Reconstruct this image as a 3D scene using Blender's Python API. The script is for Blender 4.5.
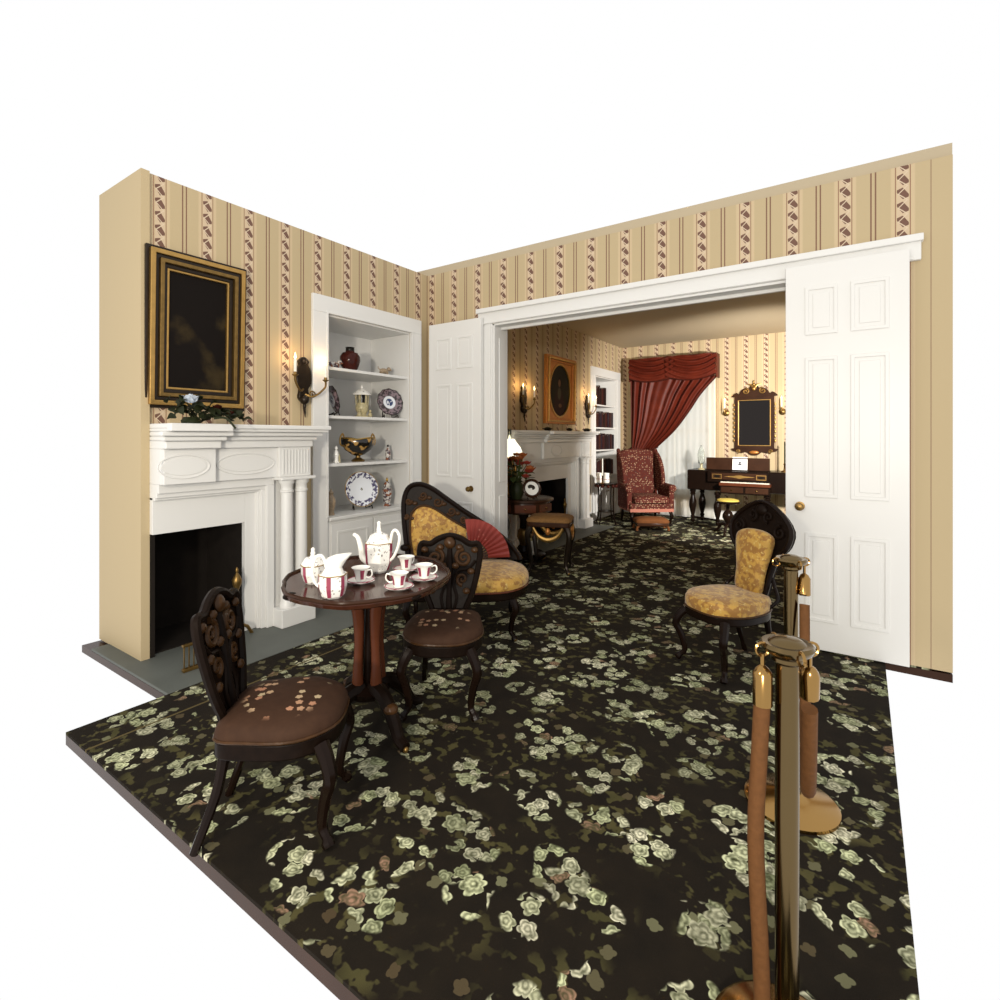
import bpy, math, random
from mathutils import Vector, Matrix
R = math.radians
PI = math.pi
random.seed(7)
scene = bpy.context.scene
for o in list(bpy.data.objects):
    bpy.data.objects.remove(o)

# ------------------------------------------------------------------ camera
F_PX, HOR, EYE = 526.0, 437.0, 1.42
ANG = math.atan2(362, 526)
cam_d = bpy.data.cameras.new('camera')
cam_d.sensor_width = 36
cam_d.lens = F_PX / 1000 * 36
cam_d.shift_y = -(500 - HOR) / 1000
cam_d.clip_start = 0.05
cam = bpy.data.objects.new('camera', cam_d)
scene.collection.objects.link(cam)
cam.location = (0, 0, EYE)
cam.rotation_euler = (R(90), 0, ANG)
scene.camera = cam

# ------------------------------------------------------------------ world, lights, exposure
world = bpy.data.worlds.new('world')
scene.world = world
world.use_nodes = True
world.node_tree.nodes['Background'].inputs[0].default_value = (1, 1, 1, 1)
world.node_tree.nodes['Background'].inputs[1].default_value = 1.0
vs = scene.view_settings
vs.view_transform = 'Standard'
vs.look = 'None'
vs.gamma = 1.0
vs.exposure = 0.0
vs.use_curve_mapping = False


def area(name, loc, target, size, power, col):
    d = bpy.data.lights.new(name, 'AREA')
    d.size = size
    d.energy = power
    d.color = col
    o = bpy.data.objects.new(name, d)
    scene.collection.objects.link(o)
    o.location = loc
    o.rotation_euler = (Vector(target) - Vector(loc)).to_track_quat('-Z', 'Y').to_euler()
    return o


def spot(name, loc, target, angle, power, col, rad=0.12, blend=0.6):
    d = bpy.data.lights.new(name, 'SPOT')
    d.energy = power
    d.color = col
    d.spot_size = R(angle)
    d.spot_blend = blend
    d.shadow_soft_size = rad
    o = bpy.data.objects.new(name, d)
    scene.collection.objects.link(o)
    o.location = loc
    o.rotation_euler = (Vector(target) - Vector(loc)).to_track_quat('-Z', 'Y').to_euler()
    return o


area('photographer_lamp', (-1.2, -0.5, 2.0), (-3.3, 3.6, 1.2), 0.3, 34, (1.0, 0.90, 0.74))
area('photographer_flash', (0.67, -3.0, 1.7), (-2.6, 6.0, 1.2), 0.3, 190, (1.0, 0.93, 0.80))
spot('parlour_flood', (0.1, 6.0, 1.9), (-1.75, 9.6, 1.2), 90, 1300, (1.0, 0.96, 0.90))

# ------------------------------------------------------------------ pixel -> place
CA, SA = math.cos(ANG), math.sin(ANG)


def ray(u, v):
    x, z = (u - 500) / F_PX, (HOR - v) / F_PX
    return Vector((x * CA - SA, x * SA + CA, z))


def on_z(u, v, z):
    d = ray(u, v)
    t = (z - EYE) / d.z
    return Vector((d.x * t, d.y * t, z))


def on_x(u, v, X):
    d = ray(u, v)
    t = X / d.x
    return Vector((X, d.y * t, EYE + d.z * t))


def on_y(u, v, Y):
    d = ray(u, v)
    t = Y / d.y
    return Vector((d.x * t, Y, EYE + d.z * t))


def at_depth(u, v, t):
    d = ray(u, v)
    return Vector((d.x * t, d.y * t, EYE + d.z * t))


# ------------------------------------------------------------------ materials
MATS = {}


class NT:
    def __init__(s, name):
        s.m = bpy.data.materials.new(name)
        s.m.use_nodes = True
        s.t = s.m.node_tree
        s.b = s.t.nodes['Principled BSDF']
        MATS[name] = s.m

    def link(s, a, sock):
        if hasattr(a, 'is_output'):
            s.t.links.new(a, sock)
        elif isinstance(a, (tuple, list)) and len(a) == 3 and sock.type == 'RGBA':
            sock.default_value = (*a, 1)
        else:
            sock.default_value = a

    def node(s, typ, ins=None, **props):
        n = s.t.nodes.new(typ)
        for k, v in props.items():
            setattr(n, k, v)
        for k, v in (ins or {}).items():
            s.link(v, n.inputs[k])
        return n

    def math(s, op, a, b=0.0, c=0.0, clamp=False):
        n = s.node('ShaderNodeMath', {0: a, 1: b, 2: c}, operation=op)
        n.use_clamp = clamp
        return n.outputs[0]

    def vmath(s, op, a, b=(0, 0, 0)):
        return s.node('ShaderNodeVectorMath', {0: a, 1: b}, operation=op).outputs[0]

    def mix(s, fac, a, b):
        n = s.node('ShaderNodeMix', data_type='RGBA')
        s.link(fac, n.inputs[0])
        s.link(a, n.inputs[6])
        s.link(b, n.inputs[7])
        return n.outputs[2]

    def step(s, x, lo, hi):          # smooth 0..1
        n = s.node('ShaderNodeMapRange', {0: x, 1: lo, 2: hi, 3: 0.0, 4: 1.0})
        n.interpolation_type = 'SMOOTHSTEP'
        return n.outputs[0]

    def noise(s, scale, vec=None, detail=2.0):
        ins = {'Scale': scale, 'Detail': detail}
        if vec is not None:
            ins['Vector'] = vec
        return s.node('ShaderNodeTexNoise', ins).outputs[0]

    def obj(s):
        return s.node('ShaderNodeTexCoord').outputs['Object']

    def pos(s):
        return s.node('ShaderNodeNewGeometry').outputs['Position']

    def sep(s, v):
        n = s.node('ShaderNodeSeparateXYZ', {0: v})
        return n.outputs[0], n.outputs[1], n.outputs[2]

    def comb(s, x, y, z):
        return s.node('ShaderNodeCombineXYZ', {0: x, 1: y, 2: z}).outputs[0]

    def bump(s, h, strength=0.3, dist=0.01):
        n = s.node('ShaderNodeBump', {'Height': h, 'Strength': strength, 'Distance': dist})
        s.t.links.new(n.outputs[0], s.b.inputs['Normal'])

    def out(s, col=None, rough=None, metal=None, **kw):
        if col is not None:
            s.link(col, s.b.inputs['Base Color'])
        if rough is not None:
            s.link(rough, s.b.inputs['Roughness'])
        if metal is not None:
            s.link(metal, s.b.inputs['Metallic'])
        for k, v in kw.items():
            s.link(v, s.b.inputs[k])
        return s.m


def plain(name, col, rough=0.5, metal=0.0, var=0.12, scale=12.0, bump=0.0, **kw):
    if max(col) < 0.14 and metal == 0:
        kw.setdefault('Specular IOR Level', 0.16)
    n = NT(name)
    f = n.noise(scale, n.obj(), 3.0)
    dark = tuple(c * (1 - var) for c in col)
    lite = tuple(min(1, c * (1 + var)) for c in col)
    n.out(n.mix(f, dark, lite), rough, metal, **kw)
    if bump:
        n.bump(f, bump)
    return n.m


plain('paint', (0.70, 0.69, 0.665), 0.38, var=0.02, scale=3)
plain('ceiling_paint', (0.45, 0.37, 0.25), 0.8, var=0.03, scale=2)
plain('soot', (0.012, 0.009, 0.007), 0.9, var=0.4)
plain('hearth_stone', (0.105, 0.112, 0.10), 0.5, var=0.18, scale=5, bump=0.05)
plain('dark_wood', (0.008, 0.004, 0.0025), 0.25, var=0.4, scale=9, **{'Specular IOR Level': 0.12})
plain('carved_wood', (0.0075, 0.004, 0.0025), 0.42, var=0.5, scale=30, bump=0.15, **{'Specular IOR Level': 0.07})
plain('carved_brown_highlight', (0.045, 0.020, 0.007), 0.28, var=0.5, scale=30, bump=0.3)  # gold-brown highlights of the dark carving put into the colour of raised parts
plain('brown_wood', (0.034, 0.014, 0.007), 0.25, var=0.4, scale=7)
plain('red_wood', (0.085, 0.025, 0.011), 0.2, var=0.35, scale=7)
plain('gilt', (0.42, 0.25, 0.075), 0.33, 0.85, var=0.25, scale=25, bump=0.15)
plain('orange_gilt', (0.44, 0.17, 0.035), 0.4, 0.45, var=0.25, scale=20, bump=0.15)
plain('old_gold', (0.20, 0.12, 0.035), 0.35, 0.8, var=0.4, scale=30, bump=0.2)
plain('bronze', (0.022, 0.014, 0.008), 0.35, 0.6, var=0.4, scale=30, bump=0.2)
plain('brass', (0.36, 0.21, 0.07), 0.18, 1.0, var=0.08, scale=4)
plain('steel_brass', (0.16, 0.11, 0.05), 0.17, 1.0, var=0.08, scale=4)
plain('candle_wax', (0.80, 0.78, 0.70), 0.5, var=0.03)
plain('porcelain', (0.84, 0.82, 0.76), 0.12, var=0.02)
plain('pink_enamel', (0.27, 0.045, 0.08), 0.15, var=0.2, scale=80)
plain('gold_line', (0.40, 0.24, 0.05), 0.25, 0.6, var=0.1)
plain('vase_red', (0.045, 0.010, 0.007), 0.12, var=0.6, scale=16)
plain('black_lacquer', (0.010, 0.008, 0.006), 0.12, var=0.3)
plain('velvet_rope', (0.11, 0.045, 0.014), 0.75, var=0.25, scale=60, bump=0.3)
plain('leaf', (0.018, 0.022, 0.008), 0.5, var=0.5, scale=15)
plain('leaf_green', (0.05, 0.07, 0.02), 0.5, var=0.4, scale=15)
plain('petal_red', (0.33, 0.035, 0.02), 0.6, var=0.4, scale=30)
plain('petal_orange', (0.42, 0.12, 0.03), 0.6, var=0.3, scale=30)
plain('petal_pale', (0.50, 0.55, 0.62), 0.6, var=0.2, scale=30)
plain('figurine_tan', (0.30, 0.22, 0.14), 0.4, var=0.6, scale=70)
plain('figurine_gold', (0.42, 0.36, 0.20), 0.3, var=0.6, scale=60)
plain('glass_shade', (0.85, 0.83, 0.70), 0.3, var=0.05, **{'Emission Color': (1.0, 0.93, 0.72, 1), 'Emission Strength': 1.6})
plain('paper', (0.82, 0.82, 0.80), 0.7, var=0.03)
plain('ink', (0.05, 0.05, 0.06), 0.7)
plain('yellow_seat', (0.36, 0.27, 0.04), 0.8, var=0.25, scale=40)
plain('needlepoint', (0.18, 0.085, 0.02), 0.85, var=0.5, scale=60, bump=0.3)
plain('footstool_cloth', (0.12, 0.042, 0.012), 0.85, var=0.3, scale=40, bump=0.3)
plain('ivory', (0.70, 0.66, 0.55), 0.3, var=0.05)
plain('fringe', (0.33, 0.12, 0.08), 0.9, var=0.3, scale=80)
plain('book_page', (0.55, 0.50, 0.40), 0.8, var=0.1)
BOOKS = []
for i, c in enumerate(((0.045, 0.012, 0.010), (0.030, 0.012, 0.012), (0.020, 0.010, 0.008), (0.060, 0.020, 0.012), (0.025, 0.015, 0.02))):
    plain('book_cloth_%d' % i, c, 0.5, var=0.3, scale=30)
    BOOKS.append('book_cloth_%d' % i)

n = NT('mirror_glass')
n.out((0.035, 0.03, 0.028), 0.03, 1.0)  # reflection of a dim room is put into the dark glass colour
n = NT('clear_glass')
n.out((0.9, 0.93, 0.9), 0.05, 0.0, **{'Transmission Weight': 0.9, 'IOR': 1.3})
n = NT('flame')
n.out((1, 0.7, 0.3), 0.5, 0.0, **{'Emission Color': (1, 0.72, 0.32, 1), 'Emission Strength': 9.0})

# thin sheer cloth
n = NT('sheer')
tr = n.node('ShaderNodeBsdfTranslucent', {0: (0.9, 0.88, 0.82)})
df = n.node('ShaderNodeBsdfDiffuse', {0: (0.85, 0.83, 0.77)})
tp = n.node('ShaderNodeBsdfTransparent')
m1 = n.node('ShaderNodeMixShader', {0: 0.6})
n.t.links.new(df.outputs[0], m1.inputs[1]); n.t.links.new(tr.outputs[0], m1.inputs[2])
m2 = n.node('ShaderNodeMixShader', {0: 0.22})
n.t.links.new(m1.outputs[0], m2.inputs[1]); n.t.links.new(tp.outputs[0], m2.inputs[2])
n.t.links.new(m2.outputs[0], n.t.nodes['Material Output'].inputs[0])


def flowers(n, p2, scale, size, petals, keep, seed):
    """returns (mask, inner ratio, random colour socket) of a layer of printed blossoms"""
    v = n.vmath('ADD', p2, (seed * 3.7, seed * 1.9, 0))
    vor = n.node('ShaderNodeTexVoronoi', {'Vector': v, 'Scale': scale, 'Randomness': 0.85}, voronoi_dimensions='2D')
    loc = n.vmath('SUBTRACT', v, vor.outputs['Position'])
    lx, ly, _ = n.sep(loc)
    r = n.math('MULTIPLY', n.math('SQRT', n.math('ADD', n.math('MULTIPLY', lx, lx), n.math('MULTIPLY', ly, ly))), scale)
    a = n.math('ARCTAN2', ly, lx)
    cr, cg, cb = n.sep(vor.outputs['Color'])
    wob = n.math('ABSOLUTE', n.math('SINE', n.math('MULTIPLY_ADD', a, petals / 2.0, n.math('MULTIPLY', cg, 6.28))))
    lim = n.math('MULTIPLY', n.math('MULTIPLY_ADD', wob, 0.30, 0.72), size)
    q = n.math('DIVIDE', r, lim)
    mask = n.math('SUBTRACT', 1.0, n.step(q, 0.88, 1.0))
    mask = n.math('MULTIPLY', mask, n.math('LESS_THAN', cr, keep))
    return mask, q, cb, wob


# ---- the floral carpet
n = NT('carpet')
P = n.pos()
px_, py_, pz_ = n.sep(P)
P2 = n.comb(px_, py_, 0.0)
warp = n.node('ShaderNodeTexNoise', {'Vector': P2, 'Scale': 14.0, 'Detail': 2.0}).outputs['Color']
PW = n.vmath('ADD', P2, n.vmath('MULTIPLY', n.vmath('SUBTRACT', warp, (0.5, 0.5, 0.5)), (0.035, 0.035, 0.0)))
col = n.mix(n.noise(9.0, P2), (0.006, 0.0045, 0.003), (0.016, 0.011, 0.006))
fol = n.math('MULTIPLY', n.step(n.noise(19.0, PW, 2.0), 0.54, 0.60), n.step(n.noise(3.3, P2, 1.0), 0.42, 0.55))
col = n.mix(fol, col, n.mix(n.noise(7.0, P2), (0.026, 0.028, 0.009), (0.095, 0.078, 0.030)))
m, q, cb, w = flowers(n, PW, 11.0, 0.26, 4, 0.26, 5)
col = n.mix(m, col, n.mix(cb, (0.06, 0.04, 0.02), (0.15, 0.15, 0.08)))
for csc, crad, csd, sc, sz, pe, sd in ((3.9, 0.36, 11, 14.0, 0.50, 5, 1), (3.0, 0.27, 17, 11.0, 0.52, 6, 2)):
    cm, cq, ccb, cw = flowers(n, PW, csc, crad, 3, 0.9, csd)
    m, q, cb, w = flowers(n, PW, sc, sz, pe, 0.92, sd)
    m = n.math('MULTIPLY', m, cm)
    ring = n.math('MULTIPLY_ADD', n.math('SINE', n.math('MULTIPLY_ADD', q, 15.0, n.math('MULTIPLY', w, 1.2))), 0.5, 0.5)
    core = n.math('SUBTRACT', 1.0, n.math('MULTIPLY', q, 0.75))
    lum = n.math('MULTIPLY', n.math('MULTIPLY_ADD', ring, 0.5, 0.3), n.math('MULTIPLY_ADD', n.noise(38.0, P2, 2.0), 3.2, -0.75), clamp=True)
    lum = n.math('MULTIPLY', lum, n.math('MULTIPLY_ADD', ccb, 0.7, 0.5), clamp=True)
    fc = n.mix(cb, (0.60, 0.64, 0.36), (0.84, 0.79, 0.58))
    fc = n.mix(n.math('GREATER_THAN', cb, 0.93), fc, (0.34, 0.20, 0.13))
    col = n.mix(m, col, n.mix(lum, (0.040, 0.044, 0.016), fc))
seam = n.math('LESS_THAN', n.math('ABSOLUTE', n.math('ADD', px_, 2.9)), 0.007)
seam = n.math('MULTIPLY', seam, n.math('LESS_THAN', py_, 2.75))
col = n.mix(seam, col, (0.10, 0.075, 0.03))
n.out(col, 0.95)
n.b.inputs['Specular IOR Level'].default_value = 0.15
n.bump(n.noise(400.0, P2), 0.3, 0.004)


# ---- striped wallpaper with a leafy ribbon and paired pin stripes
def wallpaper(name, axis, off, period=0.303):
    n = NT(name)
    x, y, z = n.sep(n.pos())
    s_ = x if axis == 'X' else y
    k = n.math('FRACT', n.math('DIVIDE', n.math('SUBTRACT', s_, off - 5.5 * period), period))   # ribbon centre at .5
    d = n.math('MULTIPLY', n.math('SUBTRACT', k, 0.5), period)                               # metres from the ribbon
    ad = n.math('ABSOLUTE', d)
    base = n.mix(n.step(ad, 0.055, 0.065), (0.53, 0.41, 0.25), (0.46, 0.36, 0.21))
    # ribbon: pale ground, brown leaves that lean in turn
    rib = n.math('LESS_THAN', ad, 0.030)
    zz = n.math('DIVIDE', z, 0.088)
    saw = n.math('FRACT', n.math('ADD', zz, n.math('MULTIPLY', d, 7.0)))
    tri = n.math('ABSOLUTE', n.math('SUBTRACT', n.math('FRACT', zz), 0.5))
    leafm = n.math('LESS_THAN', n.math('ADD', n.math('MULTIPLY', ad, 11.0), n.math('ABSOLUTE', n.math('SUBTRACT', saw, 0.5))), 0.42)
    vein = n.math('LESS_THAN', n.math('ABSOLUTE', n.math('SUBTRACT', d, n.math('MULTIPLY', n.math('SUBTRACT', tri, 0.25), 0.09))), 0.004)
    ribc = n.mix(leafm, (0.55, 0.42, 0.28), (0.15, 0.075, 0.05))
    ribc = n.mix(vein, ribc, (0.60, 0.48, 0.34))
    c = n.mix(rib, base, ribc)
    edge = n.math('LESS_THAN', n.math('ABSOLUTE', n.math('SUBTRACT', ad, 0.037)), 0.0028)
    pin = n.math('LESS_THAN', n.math('ABSOLUTE', n.math('SUBTRACT', ad, period / 2 - 0.012)), 0.0042)
    c = n.mix(edge, c, (0.26, 0.14, 0.085))
    c = n.mix(pin, c, (0.19, 0.10, 0.06))
    n.out(c, 0.8)
    return n.m


wallpaper('wallpaper_side', 'Y', 2.178)
wallpaper('wallpaper_cross', 'X', -3.425)

# ---- damask, embroidery, red print
n = NT('gold_damask')
o_ = n.obj()
f1 = n.node('ShaderNodeTexVoronoi', {'Vector': o_, 'Scale': 24.0}, feature='SMOOTH_F1').outputs[0]
f2 = n.noise(36.0, o_, 3.0)
k = n.step(n.math('ADD', n.math('MULTIPLY', f1, 0.6), f2), 0.66, 0.86)
c = n.mix(k, (0.45, 0.25, 0.035), (0.26, 0.115, 0.011))
c = n.mix(n.step(n.noise(55.0, o_), 0.60, 0.68), c, (0.52, 0.36, 0.10))
n.out(c, 0.6)
n.b.inputs['Sheen Weight'].default_value = 0.3
n.bump(k, 0.35, 0.004)

n = NT('embroidered_cloth')
o_ = n.obj()
ox, oy, oz = n.sep(o_)
p2 = n.comb(ox, oy, 0.0)
m, q, cb, w = flowers(n, p2, 25.0, 0.36, 5, 0.45, 2)
rr = n.math('SQRT', n.math('ADD', n.math('MULTIPLY', ox, ox), n.math('MULTIPLY', oy, oy)))
m = n.math('MULTIPLY', m, n.math('SUBTRACT', 1.0, n.step(rr, 0.13, 0.17)))
c = n.mix(n.noise(30.0, o_), (0.030, 0.014, 0.008), (0.050, 0.024, 0.013))
c = n.mix(m, c, n.mix(cb, (0.42, 0.33, 0.20), (0.36, 0.17, 0.10)))
n.out(c, 0.75)
n.b.inputs['Specular IOR Level'].default_value = 0.12

n = NT('red_print')
o_ = n.obj()
vor = n.node('ShaderNodeTexVoronoi', {'Vector': o_, 'Scale': 29.0, 'Randomness': 0.6})
spt = n.math('LESS_THAN', vor.outputs[0], 0.30)
c = n.mix(n.noise(35.0, o_), (0.050, 0.009, 0.006), (0.095, 0.020, 0.012))
c = n.mix(spt, c, (0.27, 0.165, 0.10))
c = n.mix(n.step(n.noise(50.0, o_), 0.58, 0.64), c, (0.05, 0.02, 0.02))
n.out(c, 0.85, **{'Specular IOR Level': 0.15})

n = NT('red_silk')
o_ = n.obj()
f = n.noise(6.0, o_, 3.0)
n.out(n.mix(f, (0.050, 0.006, 0.003), (0.145, 0.020, 0.008)), 0.5)
n.b.inputs['Specular IOR Level'].default_value = 0.22

n = NT('fan_silk')
o_ = n.obj()
f = n.step(n.noise(38.0, o_, 3.0), 0.60, 0.66)
ox, oy, oz = n.sep(o_)
rr = n.math('SQRT', n.math('ADD', n.math('MULTIPLY', n.math('SUBTRACT', ox, 0.06), n.math('SUBTRACT', ox, 0.06)), n.math('MULTIPLY', n.math('SUBTRACT', oz, 0.16), n.math('SUBTRACT', oz, 0.16))))
f = n.math('MULTIPLY', f, n.math('LESS_THAN', rr, 0.075))
n.out(n.mix(f, (0.20, 0.020, 0.012), (0.40, 0.13, 0.10)), 0.6)

# ---- table top (polished), paintings
n = NT('table_mahogany')
ox, oy, oz = n.sep(n.obj())
w = n.noise(4.0, n.comb(n.math('MULTIPLY', ox, 8.0), oy, oz), 4.0)
n.out(n.mix(w, (0.022, 0.007, 0.004), (0.070, 0.022, 0.011)), 0.14)
n.b.inputs['Specular IOR Level'].default_value = 0.4

n = NT('dark_canvas')
o_ = n.obj()
f = n.step(n.noise(4.5, o_, 4.0), 0.52, 0.74)
n.out(n.mix(f, (0.007, 0.005, 0.004), (0.035, 0.024, 0.010)), 0.55, **{'Specular IOR Level': 0.08})


def blob(n, u, w, cu, cw, ru, rw, soft=0.25):
    a = n.math('DIVIDE', n.math('SUBTRACT', u, cu), ru)
    b = n.math('DIVIDE', n.math('SUBTRACT', w, cw), rw)
    r = n.math('SQRT', n.math('ADD', n.math('MULTIPLY', a, a), n.math('MULTIPLY', b, b)))
    return n.math('SUBTRACT', 1.0, n.step(r, 1 - soft, 1 + soft))


n = NT('oval_portrait')
ox, oy, oz = n.sep(n.obj())
c = n.mix(n.noise(5.0, n.obj(), 3.0), (0.010, 0.010, 0.007), (0.022, 0.019, 0.011))
c = n.mix(blob(n, oy, oz, 0.0, -0.26, 0.17, 0.27), c, (0.030, 0.012, 0.010))
c = n.mix(blob(n, oy, oz, 0.0, -0.04, 0.055, 0.09), c, (0.07, 0.055, 0.03))
c = n.mix(blob(n, oy, oz, 0.0, 0.135, 0.058, 0.075), c, (0.012, 0.007, 0.005))
c = n.mix(blob(n, oy, oz, 0.0, 0.115, 0.038, 0.055), c, (0.16, 0.085, 0.045))
c = n.mix(blob(n, oy, oz, 0.03, -0.22, 0.05, 0.03), c, (0.12, 0.06, 0.03))
n.out(c, 0.5, **{'Specular IOR Level': 0.1})


def plate_mat(name, centre, rim, spot, r_in, axis='XZ', spot_r=0.02, nscale=40.0):
    n = NT(name)
    ox, oy, oz = n.sep(n.obj())
    r = n.math('SQRT', n.math('ADD', n.math('MULTIPLY', ox, ox), n.math('MULTIPLY', oy, oy)))
    f = n.step(n.noise(nscale, n.obj(), 2.0), 0.44, 0.56)
    c = n.mix(n.step(r, r_in, r_in + 0.008), centre, n.mix(f, rim, centre if name == 'plate_floral' else tuple(x * 6 for x in rim)))
    f2 = n.step(n.noise(50.0, n.obj(), 2.0), 0.4, 0.5)
    c = n.mix(n.math('MULTIPLY', n.math('LESS_THAN', r, spot_r), f2), c, spot)
    n.out(c, 0.15)
    return n.m


plate_mat('plate_floral', (0.74, 0.76, 0.80), (0.07, 0.06, 0.13), (0.15, 0.14, 0.10), 0.108, spot_r=0.014)
plate_mat('plate_dark', (0.72, 0.74, 0.78), (0.035, 0.025, 0.028), (0.02, 0.04, 0.12), 0.062, spot_r=0.038)

n = NT('imari_jar')
f = n.step(n.noise(34.0, n.obj(), 2.0), 0.46, 0.56)
g = n.step(n.noise(21.0, n.obj(), 1.0), 0.56, 0.60)
c = n.mix(f, (0.55, 0.52, 0.48), (0.08, 0.05, 0.06))
n.out(n.mix(g, c, (0.22, 0.07, 0.03)), 0.15)

n = NT('black_gold_bowl')
ox, oy, oz = n.sep(n.obj())
f = n.step(n.noise(16.0, n.obj(), 2.0), 0.54, 0.60)
n.out(n.mix(f, (0.010, 0.008, 0.006), (0.42, 0.24, 0.07)), 0.14)

n = NT('sprigged_porcelain')
f = n.step(n.noise(95.0, n.obj(), 1.0), 0.63, 0.68)
n.out(n.mix(f, (0.84, 0.82, 0.77), (0.28, 0.26, 0.24)), 0.12)


# ------------------------------------------------------------------ mesh builder
class MB:
    def __init__(s):
        s.v, s.f, s.mark_ = [], [], 0

    def mark(s):
        s.mark_ = len(s.v)
        return s

    def xf(s, M):
        for i in range(s.mark_, len(s.v)):
            s.v[i] = tuple(M @ Vector(s.v[i]))
        s.mark_ = len(s.v)
        return s

    def box(s, x0, x1, y0, y1, z0, z1):
        b = len(s.v)
        s.v += [(x0, y0, z0), (x1, y0, z0), (x1, y1, z0), (x0, y1, z0), (x0, y0, z1), (x1, y0, z1), (x1, y1, z1), (x0, y1, z1)]
        s.f += [tuple(b + i for i in q) for q in ((0, 3, 2, 1), (4, 5, 6, 7), (0, 1, 5, 4), (1, 2, 6, 5), (2, 3, 7, 6), (3, 0, 4, 7))]
        return s

    def rings(s, rings, closed=True, cap0=True, cap1=True):
        b, n_ = len(s.v), len(rings[0])
        for r in rings:
            s.v += [tuple(p) for p in r]
        for i in range(len(rings) - 1):
            for j in range(n_ if closed else n_ - 1):
                a, c = b + i * n_ + j, b + i * n_ + (j + 1) % n_
                s.f.append((a, c, c + n_, a + n_))
        if closed and cap0:
            s.f.append(tuple(b + j for j in reversed(range(n_))))
        if closed and cap1:
            s.f.append(tuple(b + (len(rings) - 1) * n_ + j for j in range(n_)))
        return s

    def lathe(s, prof, seg=20, c=(0, 0, 0), angles=None, shape=None, cap0=True, cap1=True):
        angles = angles or [2 * PI * j / seg for j in range(seg)]
        rg = []
        for r, z in prof:
            rg.append([(c[0] + r * (shape(a) if shape else 1) * math.cos(a), c[1] + r * (shape(a) if shape else 1) * math.sin(a), c[2] + z) for a in angles])
        return s.rings(rg, True, cap0, cap1)

    def tube(s, path, rad, seg=8, flat=1.0, cap=True):
        path = [Vector(p) for p in path]
        m_ = len(path)
        rad = rad if isinstance(rad, (list, tuple)) else [rad] * m_
        rg, up = [], None
        for i, p in enumerate(path):
            d = (path[min(i + 1, m_ - 1)] - path[max(i - 1, 0)])
            d = d.normalized() if d.length > 1e-9 else Vector((0, 0, 1))
            if up is None:
                up = Vector((0, 1, 0)) if abs(d.y) < 0.9 else Vector((1, 0, 0))
            up = (up - d * up.dot(d)).normalized()
            sd = d.cross(up)
            rg.append([p + (up * math.cos(2 * PI * j / seg) * flat + sd * math.sin(2 * PI * j / seg)) * rad[i] for j in range(seg)])
        return s.rings(rg, True, cap, cap)

    def ball(s, c, rx, ry=None, rz=None, seg=12, nr=7):
        ry = rx if ry is None else ry
        rz = rx if rz is None else rz
        rg = []
        for i in range(nr + 1):
            t = -PI / 2 + PI * (i + 0.02 if i == 0 else i - 0.02 if i == nr else i) / nr
            rg.append([(c[0] + rx * math.cos(t) * math.cos(2 * PI * j / seg), c[1] + ry * math.cos(t) * math.sin(2 * PI * j / seg), c[2] + rz * math.sin(t)) for j in range(seg)])
        return s.rings(rg)

    def prism(s, pts, d0, d1, plane='XZ'):
        """outline in a plane, thickness along the third axis"""
        f = {'XZ': lambda p, d: (p[0], d, p[1]), 'XY': lambda p, d: (p[0], p[1], d), 'YZ': lambda p, d: (d, p[0], p[1])}[plane]
        return s.rings([[f(p, d0) for p in pts], [f(p, d1) for p in pts]])

    def band(s, outer, inner, d0, d1, plane='XZ'):
        """flat ring between two outlines of as many points"""
        f = {'XZ': lambda p, d: (p[0], d, p[1]), 'XY': lambda p, d: (p[0], p[1], d), 'YZ': lambda p, d: (d, p[0], p[1])}[plane]
        b, m_ = len(s.v), len(outer)
        for o_, d in ((outer, d0), (inner, d0), (outer, d1), (inner, d1)):
            s.v += [f(p, d) for p in o_]
        for j in range(m_):
            k = (j + 1) % m_
            O0, I0, O1, I1 = b, b + m_, b + 2 * m_, b + 3 * m_
            s.f += [(O0 + j, O0 + k, I0 + k, I0 + j), (O1 + k, O1 + j, I1 + j, I1 + k), (O0 + k, O0 + j, O1 + j, O1 + k), (I0 + j, I0 + k, I1 + k, I1 + j)]
        return s

    def pad(s, pts, thick, dome, plane='XY', edge=0.25, base=0.0, sign=1):
        """upholstered pad: outline, straight side, domed face"""
        cx = sum(p[0] for p in pts) / len(pts)
        cy = sum(p[1] for p in pts) / len(pts)
        f = {'XZ': lambda x, y, d: (x, base + sign * d, y), 'XY': lambda x, y, d: (x, y, base + sign * d)}[plane]
        rg = []
        for k, h in ((0.94, 0), (1.0, 0.12 * thick), (1.012, 0.5 * thick), (1.0, 0.86 * thick), (0.96, thick + 0.25 * dome), (0.86, thick + 0.55 * dome), (0.66, thick + 0.82 * dome), (0.4, thick + 0.96 * dome), (0.12, thick + dome)):
            rg.append([f(cx + (p[0] - cx) * k, cy + (p[1] - cy) * k, h) for p in pts])
        return s.rings(rg)

    def grid(s, fn, nu, nv):
        b = len(s.v)
        for i in range(nu + 1):
            for j in range(nv + 1):
                s.v.append(tuple(fn(i / nu, j / nv)))
        for i in range(nu):
            for j in range(nv):
                a = b + i * (nv + 1) + j
                s.f.append((a, a + 1, a + nv + 2, a + nv + 1))
        return s

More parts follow.
